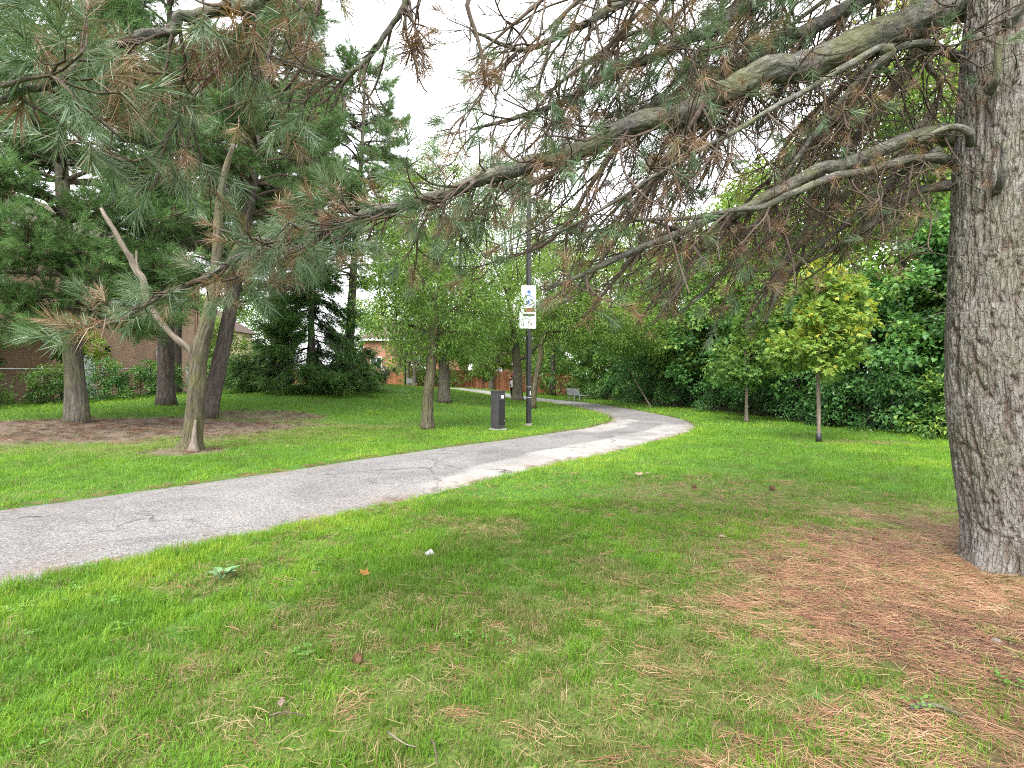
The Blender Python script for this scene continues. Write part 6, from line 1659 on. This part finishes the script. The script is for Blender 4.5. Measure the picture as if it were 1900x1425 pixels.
# broad-leaved weed
b = GR(412, 1085)
rW = empty('burdock_plant', b, 'flat broad-leaved weed with grey-green leaves near the path', 'plant')
M['weed_leaf'] = leaf_flat('weed_leaf', (0.09, 0.17, 0.07))
for k in range(6):
    a = k * 1.05 + gp.normal(0, .2); L = gp.uniform(0.06, 0.095)
    v, f, _ = LT['heart']; v = v.copy(); v[:, 2] = 0.30 * np.abs(v[:, 0]) - 0.25 * (v[:, 1] - 0.5) ** 2 + gp.normal(0, .03, len(v))
    q = v * [L * 0.95, L, L]; q[:, 1] += 0.035; q[:, 2] += 0.045 + 0.35 * q[:, 1]
    c_, s_ = math.cos(a), math.sin(a)
    q = np.stack([q[:, 0] * c_ - q[:, 1] * s_, q[:, 0] * s_ + q[:, 1] * c_, q[:, 2]], -1)
    MB().add(q, f).build('leaf', M['weed_leaf'], rW)
    MB().tube(np.array([(0, 0, 0.005), (-s_ * 0.02, c_ * 0.02, 0.035), (-s_ * 0.04, c_ * 0.04, 0.06)]), 0.004, 5).build('stalk', M['weed_leaf'], rW)
# pine cones
M['cone'] = plain_mat('pine_cone', (0.11, 0.06, 0.035), 0.8, 0.2, 0, 0.3, 40)
cone_me = None
def cone(label, px, py, rz, sc=1.0):
    global cone_me
    b = GR(px, py)
    if cone_me is None:
        mb = MB(); L = 0.065
        prof = [(0.0, 0.008), (0.12, 0.02), (0.35, 0.026), (0.65, 0.021), (0.9, 0.010), (1.0, 0.003)]
        mb.tube(np.array([(0, q * L, 0) for q, _ in prof]), [w * 0.75 for _, w in prof], 10)
        for k in range(46):
            t_ = (k + 0.5) / 46; a = k * 2.39996; r_ = float(np.interp(t_, [q for q, _ in prof], [w for _, w in prof]))
            d = np.array([math.cos(a), 0, math.sin(a)]); s = np.array([-math.sin(a), 0, math.cos(a)]); c = np.array([0, t_ * L, 0]); u_ = np.array([0, 1, 0])
            mb.add([c + d * r_ * 0.5 - s * r_ * .28, c + d * r_ * 0.5 + s * r_ * .28, c + d * r_ * 1.12 + s * r_ * .22 + u_ * .005, c + d * r_ * 1.12 - s * r_ * .22 + u_ * .005, c + d * r_ * 0.55 + u_ * .009], [(2, 3, 4)], [(0, 1, 2, 3)])
        cone_me = mb.mesh('pine_cone'); cone_me.materials.append(M['cone'])
    o = bpy.data.objects.new('pine_cone', cone_me); COL.objects.link(o)
    o.location = Vector([float(q) for q in b]) + Vector((0, 0, 0.028)); o.rotation_euler = (R(8), 0, rz); o.scale = (sc, sc, sc)
    return tag(o, label, 'pine cone', 'pine cones on the ground')
cone('small dark pine cone in the middle of the foreground grass', 669, 1253, 0.7)
cone('pine cone on the dry grass below the bend of the path', 1292, 908, 1.9, 1.2)
cone('pine cone on the dry grass nearer the young maple', 1437, 912, 0.3, 1.2)
cone('pine cone resting on needles left of the big pine', 1626, 1008, 2.4)
# stones and sticks
M['stone'] = plain_mat('pale_stone', (0.12, 0.105, 0.09), 0.9, 0.2, 0, 0.2, 30, 0.5)
def stone(label, px, py, r, seed):
    b = GR(px, py); bm_ = bmesh.new(); bmesh.ops.create_icosphere(bm_, subdivisions=2, radius=r)
    for v in bm_.verts:
        n_ = float(fbm(v.co.x / r + seed, v.co.y / r, v.co.z / r, seed, 2)); v.co *= 0.75 + 0.5 * n_; v.co.z *= 0.6
    me = bpy.data.meshes.new('stone'); bm_.to_mesh(me); bm_.free(); me.materials.append(M['stone'])
    o = bpy.data.objects.new('stone', me); COL.objects.link(o); o.location = Vector([float(q) for q in b]) + Vector((0, 0, r * 0.45)); return tag(o, label, 'stone')
stone('pale stone on the needles before the big pine', 1848, 1206, 0.026, 3)
stone('grey pebble among the needles', 1755, 1200, 0.018, 5)
def stick(label, pts, r, mat='bark_limb'):
    P_ = np.array([GR(x, y) + [0, 0, h] for x, y, h in pts])
    o = MB().tube(spline(P_, 14), np.linspace(r, r * 0.6, 14), 8, True, 0.15, 5).build('fallen_stick', M[mat], None, True, P_[0])
    return tag(o, label, 'stick')
stick('grey stick lying across the pine needles', [(1688, 1322, .02), (1735, 1332, .03), (1790, 1345, .02)], 0.011)
stick('thin dark twig in the foreground grass', [(500, 1352, .03), (530, 1356, .045), (570, 1352, .03)], 0.004, 'bark_twig')
stick('crooked dark twig standing in the grass', [(800, 1385, .02), (806, 1410, .05), (812, 1440, .02)], 0.005, 'bark_twig')
stick('straw-coloured stem lying in the grass', [(720, 1400, .05), (750, 1408, .055), (775, 1420, .04)], 0.0035, 'dead_wood')
